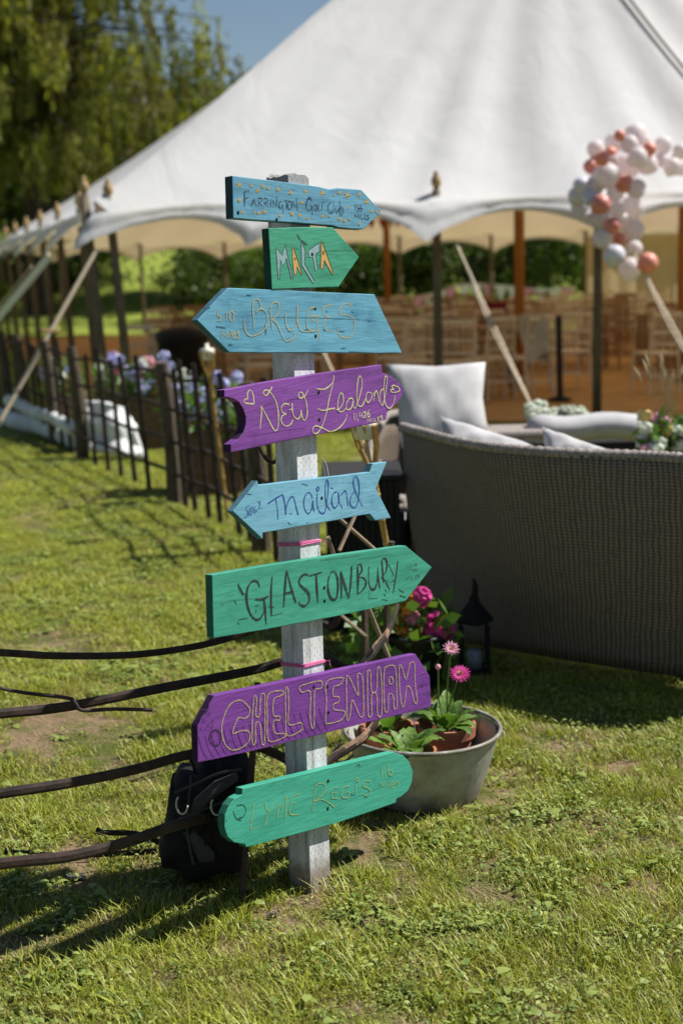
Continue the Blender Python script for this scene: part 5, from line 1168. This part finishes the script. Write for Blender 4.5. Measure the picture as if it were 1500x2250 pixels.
# ------------------------------------------------------------------ bent iron hurdle behind and left of the post
HY = b0.y+.17
hur = empty('iron_hurdle', gz(530, 1985), 'bent old rusty iron hurdle whose rails curve past the signpost to the left edge', 'iron hurdle')
def bar(px, r_, name='rail', mat='iron', flat=.45, n=6):
    P = cr([aY(u, v, Y) for (u, v, Y) in px], n); o = build(MB().tube(P, r_, 8, flat, upv=(0, 0, 1)), name, M[mat], hur, smooth=False); return o
y1 = HY
bar([(-260, 1425, 3.0), (0, 1434, 3.2), (130, 1441, 3.35), (300, 1438, 3.5), (450, 1416, y1+.05), (560, 1382, y1+.1), (640, 1345, y1+.12), (725, 1375, y1+.15), (742, 1350, y1+.15)], .0095)
bar([(-260, 1590, 2.95), (0, 1568, 3.1), (150, 1552, 3.22), (350, 1513, 3.35), (550, 1474, y1), (625, 1453, y1+.03), (700, 1440, y1+.08), (780, 1470, y1+.15), (850, 1392, y1+.3), (873, 1330, y1+.4)], .0125)
bar([(-260, 1785, 2.9), (0, 1744, 3.0), (150, 1721, 3.1), (300, 1690, 3.2), (420, 1657, 3.35), (560, 1640, y1), (680, 1690, y1+.1), (740, 1660, y1+.18), (800, 1620, y1+.25), (828, 1580, y1+.3), (835, 1520, y1+.33)], .0130)
bar([(-260, 1935, 2.8), (0, 1898, 2.92), (150, 1882, 3.0), (280, 1850, 3.1), (380, 1815, 3.15), (480, 1790, y1-.13), (560, 1775, y1-.05), (660, 1800, y1+.05)], .0140)
build(MB().tube(cr([aY(790, 1468, y1+.16), aY(822, 1425, y1+.24), aY(850, 1392, y1+.3), aY(866, 1355, y1+.37)], 6), .0128, 8, .46, upv=(0, 0, 1)), 'rail', M['rust'], hur, label='pale rusty end of a rail')
build(MB().tube(cr([aY(732, 1664, y1+.175), aY(765, 1643, y1+.21), aY(800, 1619, y1+.25), aY(822, 1592, y1+.29)], 6), .0134, 8, .46, upv=(0, 0, 1)), 'rail', M['rust'], hur, label='pale rusty end of a rail')
up0 = gz(528, 1990); bar([(528, 2010, up0.y), (540, 1860, up0.y+.02), (549, 1740, up0.y+.05), (556, 1640, up0.y+.06), (566, 1500, up0.y+.08)], .009, 'upright', flat=.8)
bar([(0, 1512, 3.15), (60, 1523, 3.18), (150, 1534, 3.2), (166, 1545, 3.19), (182, 1561, 3.19), (250, 1558, 3.22), (335, 1560, 3.25)], .0045, 'tie_wire', flat=1, n=4)
# crook of an iron stake behind the violet board
build(MB().tube(cr([aY(560, 960, 3.9), aY(572, 985, 3.9), (aY(585, 1008, 3.9)), aY(600, 1016, 3.9), aY(610, 1003, 3.9), aY(612, 960, 3.9)], 6), .006, 7), 'hook', M['iron'], hur)
# sticks of an old trellis behind
tr = empty('stick_trellis', gz(790, 1500), 'old criss-cross stick trellis in the shade behind the signpost', 'trellis')
for (a, b, r_) in (((745, 1210, 4.3), (835, 1010, 4.5), .006), ((700, 1100, 4.3), (860, 1240, 4.5), .006), ((790, 1290, 4.4), (860, 1460, 4.5), .007), ((720, 1180, 4.4), (745, 1260, 4.45), .007), ((735, 1340, 4.5), (805, 1400, 4.5), .006), ((860, 1190, 4.5), (840, 1500, 4.5), .012), ((800, 1210, 4.55), (803, 1500, 4.5), .014), ((600, 1150, 4.2), (690, 1235, 4.4), .006)):
    build(MB().tube([aY(*a), aY(*b)], r_, 6), 'stick', M['stick'] if r_ < .01 else M['timber'], tr)

# ------------------------------------------------------------------ black bag behind the rails
def bag():
    g = gz(440, 1905); Yb = 3.42; t = empty('rucksack', (g.x, Yb, 0), 'black rucksack with grey panels lying against the iron hurdle', 'rucksack')
    out = [(372, 1725), (385, 1708), (420, 1697), (447, 1675), (478, 1668), (500, 1662), (525, 1668), (548, 1690), (556, 1740), (550, 1830), (540, 1895), (500, 1925), (430, 1935), (370, 1915), (345, 1880), (352, 1835), (365, 1790)]
    P = cr([aY(u, v, Yb) for u, v in out], 3)[:-1]; cen = sum(P, Vector())/len(P); mb = MB(); n = len(P)
    rings = [(1.0, .07), (.985, .02), (.90, -.035), (.70, -.065), (.35, -.08), (.02, -.082)]
    for (s_, dy) in rings:
        for i, p in enumerate(P): q = cen+(p-cen)*s_; w = .008*math.sin(i*1.3+s_*9); mb.v.append((q.x, Yb+dy+w, max(.004, q.z+w)))
    for s_, dy in ((.9, .12), (.02, .13)):
        for i, p in enumerate(P): q = cen+(p-cen)*s_; mb.v.append((q.x, Yb+dy, max(.004, q.z)))
    for k_ in range(5):
        for i in range(n): mb.f.append((k_*n+i, k_*n+(i+1) % n, (k_+1)*n+(i+1) % n, (k_+1)*n+i)); mb.mi.append(0)
    for a, b in ((0, 6), (6, 7)):
        for i in range(n): mb.f.append((a*n+(i+1) % n, a*n+i, b*n+i, b*n+(i+1) % n)); mb.mi.append(0)
    build(mb, 'body', M['bag'], t, smooth=True)
    def panel(px, dy, mat, nm):
        Q = [aY(u, v, Yb-dy) for u, v in px]; mb = MB(); c = sum(Q, Vector())/len(Q); n_ = len(Q)
        mb.add([*Q, *[q+Vector((0, .02, 0)) for q in Q], c-Vector((0, .012, 0))], [(i, (i+1) % n_, 2*n_) for i in range(n_)]+[(i, n_+i, n_+(i+1) % n_, (i+1) % n_) for i in range(n_)]); build(mb, nm, M[mat], t)
    panel([(415, 1790), (425, 1760), (470, 1722), (520, 1702), (523, 1715), (470, 1755), (435, 1790)], .085, 'baggrey', 'panel')
    panel([(402, 1830), (425, 1822), (450, 1850), (472, 1875), (470, 1892), (440, 1895), (420, 1862)], .082, 'baggrey', 'panel')
    panel([(470, 1800), (530, 1775), (535, 1800), (490, 1830)], .082, 'baggrey', 'panel')
    for pl_ in ([(383, 1742), (430, 1722), (480, 1700), (530, 1690)], [(395, 1800), (440, 1782), (500, 1758), (540, 1748)], [(420, 1705), (415, 1760), (412, 1830), (425, 1900)]):
        build(MB().tube(cr([aY(u, v, Yb-.088) for u, v in pl_], 5), .0035, 6, .5), 'webbing', M['baggrey'], t)
    for (u, v, rr_) in ((400, 1768, 22), (476, 1772, 20)):
        c = aY(u, v, Yb-.10); Q = [c+Vector((math.cos(a)*.014, 0, math.sin(a)*rr_/900)) for a in [2.2+4.0*k_/12 for k_ in range(13)]]; build(MB().tube(Q, .0026, 6), 'ring', M['ring'], t, smooth=True)
    h = [(430, 1700), (424, 1680), (418, 1660), (440, 1668), (470, 1672), (478, 1655), (486, 1668)]; build(MB().tube(cr([aY(u, v, Yb-.01) for u, v in h], 5), .004, 6), 'handle', M['bag'], t)
    build(MB().tube(cr([gz(350, 1850, .03), gz(300, 1832, .05), gz(250, 1830, .035), gz(218, 1828, .04), gz(220, 1820, .05)], 5), .009, 6, .35), 'strap', M['bag'], t)
    build(MB().tube(cr([gz(345, 1870, .02), gz(240, 1876, .02), (gz(130, 1880, .02)), gz(60, 1875, .02), gz(10, 1872, .025)], 5), .009, 6, .35), 'strap', M['bag'], t)
    build(MB().tube(cr([gz(330, 1846, .05), gz(290, 1848, .06), gz(262, 1860, .05), gz(235, 1872, .02)], 5), .004, 6), 'strap', M['baggrey'], t)
bag()
cp = gz(165, 1925, .012); build(MB().box(cp, (.05, .03, .004), Matrix.Rotation(.5, 3, 'Z') @ Matrix.Rotation(.3, 3, 'Y')), 'card_scrap', M['baggrey'], label='small dark slate-coloured scrap lying in the grass at the left', cat='scrap')

# ------------------------------------------------------------------ galvanised tub with pots
ZT = .205; tc_ = gz(927, 1600, ZT); TR = (gz(1098, 1600, ZT)-gz(756, 1600, ZT)).length/2
holes.append((tc_.x, tc_.y, TR*.86))
tub = empty('galvanised_tub', (tc_.x, tc_.y, 0), 'dull round galvanised steel tub holding terracotta pots beside the signpost', 'tub')
RB_ = TR*.70
mb = MB(); mb.lathe([(.001, .008), (RB_*.97, .008), (RB_, .0), (RB_+.004, .012), (RB_+(TR-RB_)*.55, ZT*.5), (TR-.004, ZT-.006)], (tc_.x, tc_.y, 0), 56)
mb.lathe([(TR-.012, ZT-.005), (RB_+(TR-RB_)*.52-.006, ZT*.5), (RB_-.004, .016), (.001, .016)], (tc_.x, tc_.y, 0), 56)
build(mb, 'body', M['zinc'], tub, smooth=True)
P = [Vector((tc_.x+TR*math.cos(a), tc_.y+TR*math.sin(a), ZT)) for a in [2*math.pi*k_/56 for k_ in range(57)]]
build(MB().tube(P, .0065, 8, cap=False), 'rolled_rim', M['zinc'], tub, smooth=True)
for sg in (-1, 1):
    a0 = R(200) if sg < 0 else R(20); c = Vector((tc_.x+(TR+.004)*math.cos(a0), tc_.y+(TR+.004)*math.sin(a0), ZT-.03)); tn = Vector((-math.sin(a0), math.cos(a0), 0)); nn_ = Vector((math.cos(a0), math.sin(a0), 0))
    if sg < 0: build(MB().tube(cr([c-tn*.05, c-tn*.045+nn_*.03-Vector((0, 0, .02)), c+nn_*.04-Vector((0, 0, .03)), c+tn*.045+nn_*.03-Vector((0, 0, .02)), c+tn*.05], 5), .0045, 7), 'handle', M['zinc'], tub, smooth=True)
def leafmesh(mb, base, dirv, L, Wd, bend, rr, ser=.08, n=9, cup=.18):
    dirv = Vector(dirv).normalized(); side = dirv.cross(Vector((0, 0, 1))).normalized(); 
    p = Vector(base); d = dirv.copy(); k0 = len(mb.v); rows = []
    for i in range(n+1):
        t = i/n; w = Wd*.5*(math.sin(math.pi*min(1, t**.75*.97+.03))**.8)*(1+ser*math.sin(i*3.1)+rr.uniform(-ser, ser)*.5) if i < n else .0005
        upn = side.cross(d).normalized(); wv = .06*Wd*math.sin(i*2.1)
        mb.v += [tuple(p+side*w+upn*(cup*w+wv)), tuple(p+side*w*.5+upn*cup*w*.2), tuple(p), tuple(p-side*w*.5+upn*cup*w*.2), tuple(p-side*w+upn*(cup*w-wv))]
        d = (d+Vector((0, 0, -bend/n))).normalized(); p = p+d*L/n
    for i in range(n):
        for j in range(4): a = k0+i*5+j; mb.f.append((a, a+1, a+6, a+5)); mb.mi.append(0)
def gerbera(c, rpot, hpot, label, leaves, flowers, seed, tilt=0):
    c = Vector(c); t = empty('potted_gerbera', c, label, 'potted plant'); rr = random.Random(seed)
    zb = hpot; build(MB().lathe([(.001, 0), (rpot*.7, 0), (rpot*.93, hpot*.78), (rpot*1.05, hpot*.8), (rpot*1.08, hpot), (rpot*.97, hpot), (rpot*.9, hpot*.8), (rpot*.88, hpot*.74)], c, 28), 'pot', M['terra'], t, smooth=False)
    build(MB().lathe([(rpot*.89, hpot*.77), (.001, hpot*.79)], c, 20), 'soil', M['soil'], t)
    top = c+Vector((0, 0, hpot*.8))
    for i in range(leaves):
        a = 2.4*i+rr.uniform(-.3, .3); el = rr.uniform(1.0, 3.0); b = top+Vector((math.cos(a)*.01, math.sin(a)*.01, 0)); mb = MB(); L = rr.uniform(.07, .125)
        dv = Vector((math.cos(a), math.sin(a), el)).normalized(); s1 = b+dv*.03; mb.tube([b, s1], .002, 5); leafmesh(mb, s1, dv, L, L*.48, rr.uniform(.7, 1.7), rr, .12)
        o = build(mb, 'leaf', M['gleaf'], t, smooth=True, origin=b)
        at_ = o.data.attributes.new('rnd', 'FLOAT', 'POINT'); at_.data.foreach_set('value', [rr.random()]*len(o.data.vertices))
    for (p, mt, r_, kind, nv) in flowers:
        p = Vector(p); b = top+Vector((rr.uniform(-.01, .01), 0, 0)); mid = b.lerp(p, .5)+Vector((rr.uniform(-.012, .012), 0, 0)); s = build(MB().tube(cr([b, mid, p], 6), .0026, 6), 'stem', M['stem'], t, smooth=True)
        if kind == 'bud': build(MB().lathe([(.001, -.004), (.006, .0), (.0085, .006), (.006, .013), (.001, .015)], p, 10), 'bud', M['palepink'], s, smooth=True); continue
        nv = Vector(nv).normalized(); a = nv.orthogonal().normalized(); b_ = nv.cross(a); mb = MB()
        for layer in range(2):
            m_ = 20 if kind == 'full' else 13
            for k_ in range(m_):
                an = 2*math.pi*(k_+.5*layer)/m_+rr.uniform(-.06, .06); dd = a*math.cos(an)+b_*math.sin(an); tt = nv.cross(dd); l_ = r_*(1-.22*layer)*rr.uniform(.88, 1.06); w = .16*r_*(1.1 if kind == 'full' else 1.2); lift = (.04+.14*layer)*r_; kk = len(mb.v)
                if kind != 'full': lift += .18*r_
                mb.v += [tuple(p+dd*.1*r_-tt*w*.3), tuple(p+dd*.1*r_+tt*w*.3), tuple(p+dd*l_*.6+tt*w*.55+nv*lift*.8), tuple(p+dd*l_*.6-tt*w*.55+nv*lift*.8), tuple(p+dd*l_+nv*lift*.7), tuple(p+dd*l_*.6+nv*(lift*.8-.06*r_))]
                mb.f += [(kk, kk+1, kk+2, kk+5), (kk, kk+5, kk+3), (kk+5, kk+2, kk+4), (kk+5, kk+4, kk+3)]; mb.mi += [0]*4
        build(mb, 'petals', M[mt], s); cm = MB(); flowerhead(cm, p+nv*.1*r_, r_*.2, 30, 1, seed, r_*.08); build(cm, 'flower_centre', M['yellowc'], s)
q1 = (tc_.x+.075, tc_.y+.085, .02); q2 = (tc_.x-.045, tc_.y-.10, .02); q3 = (tc_.x-.10, tc_.y+.09, .02)
Yq = q1[1]
gerbera(q1, .085, .17, 'terracotta pot of pink gerberas at the back right of the tub', 13, [(aY(990, 1426, Yq-.02), 'palepink', .028, 'open', (.15, -.55, .6)), (aY(1010, 1480, Yq-.03), 'magenta', .035, 'full', (.05, -.62, .75)), (aY(962, 1470, Yq), 'palepink', .01, 'bud', (0, 0, 1))], 3)
gerbera(q2, .075, .155, 'terracotta pot with leafy flowerless gerbera at the front of the tub', 12, [], 5)
gerbera(q3, .075, .17, 'terracotta pot with broad leaves at the back left of the tub', 9, [], 8)
# bark chip and soil by the post
c = gz(597, 2012, .008); mb = MB()
for k_ in range(7): mb.tube([c+Vector((random.uniform(-.012, .012), random.uniform(-.01, .01), .0)), c+Vector((random.uniform(-.014, .014)+.01, random.uniform(-.012, .012), .01))], [.006, .003], 5, .5)
build(mb, 'bark_chip', M['stick'], label='small grey flake of bark in the grass left of the post foot', cat='bark')
# low weeds with broad leaves near the post
rw = random.Random(9)
for (u, v, n_, L, lab) in ((765, 1880, 9, .045, 'broad-leaved weed growing right beside the foot of the signpost'), (840, 2000, 4, .04, 'small broad-leaved weed in front of the tub shadow'), (1180, 1785, 7, .035, 'low weed rosette in the lawn right of the tub'), (130, 1625, 7, .04, 'dandelion-like rosette in the bare patch at the left'),
                      (250, 2130, 4, .05, 'pale broad leaf standing in the shade at lower left'), (870, 2195, 5, .03, 'low dark weed in the lawn near the bottom centre'), (380, 2010, 6, .045, 'broad-leaved weed in the shadow left of the post'), (880, 1445, 8, .06, 'leafy weed behind the deep violet board')):
    g = gz(u, v); mb = MB()
    for i in range(n_):
        a = 2.4*i+rw.uniform(-.4, .4); leafmesh(mb, g+Vector((0, 0, .003)), (math.cos(a), math.sin(a), rw.uniform(.25, .9)), L*rw.uniform(.7, 1.3), L*.38, rw.uniform(.8, 1.6), rw, .1)
    o = build(mb, 'weed_plant', M['weed'], smooth=True, origin=g, label=lab, cat='weed'); at_ = o.data.attributes.new('rnd', 'FLOAT', 'POINT'); at_.data.foreach_set('value', [rw.random() for _ in o.data.vertices])

# ------------------------------------------------------------------ lawn last, so that it can leave out the tub's floor
holes.append((b0.x+.0, b0.y+.05, .045))
lawn('lawn', 2.1, 5.2, 540, 1.0, 1)
lawn('lawn', 5.2, 9.0, 260, 1.55, 2)
lawn('lawn', 9.0, 13.6, 130, 2.2, 3, 1.5)
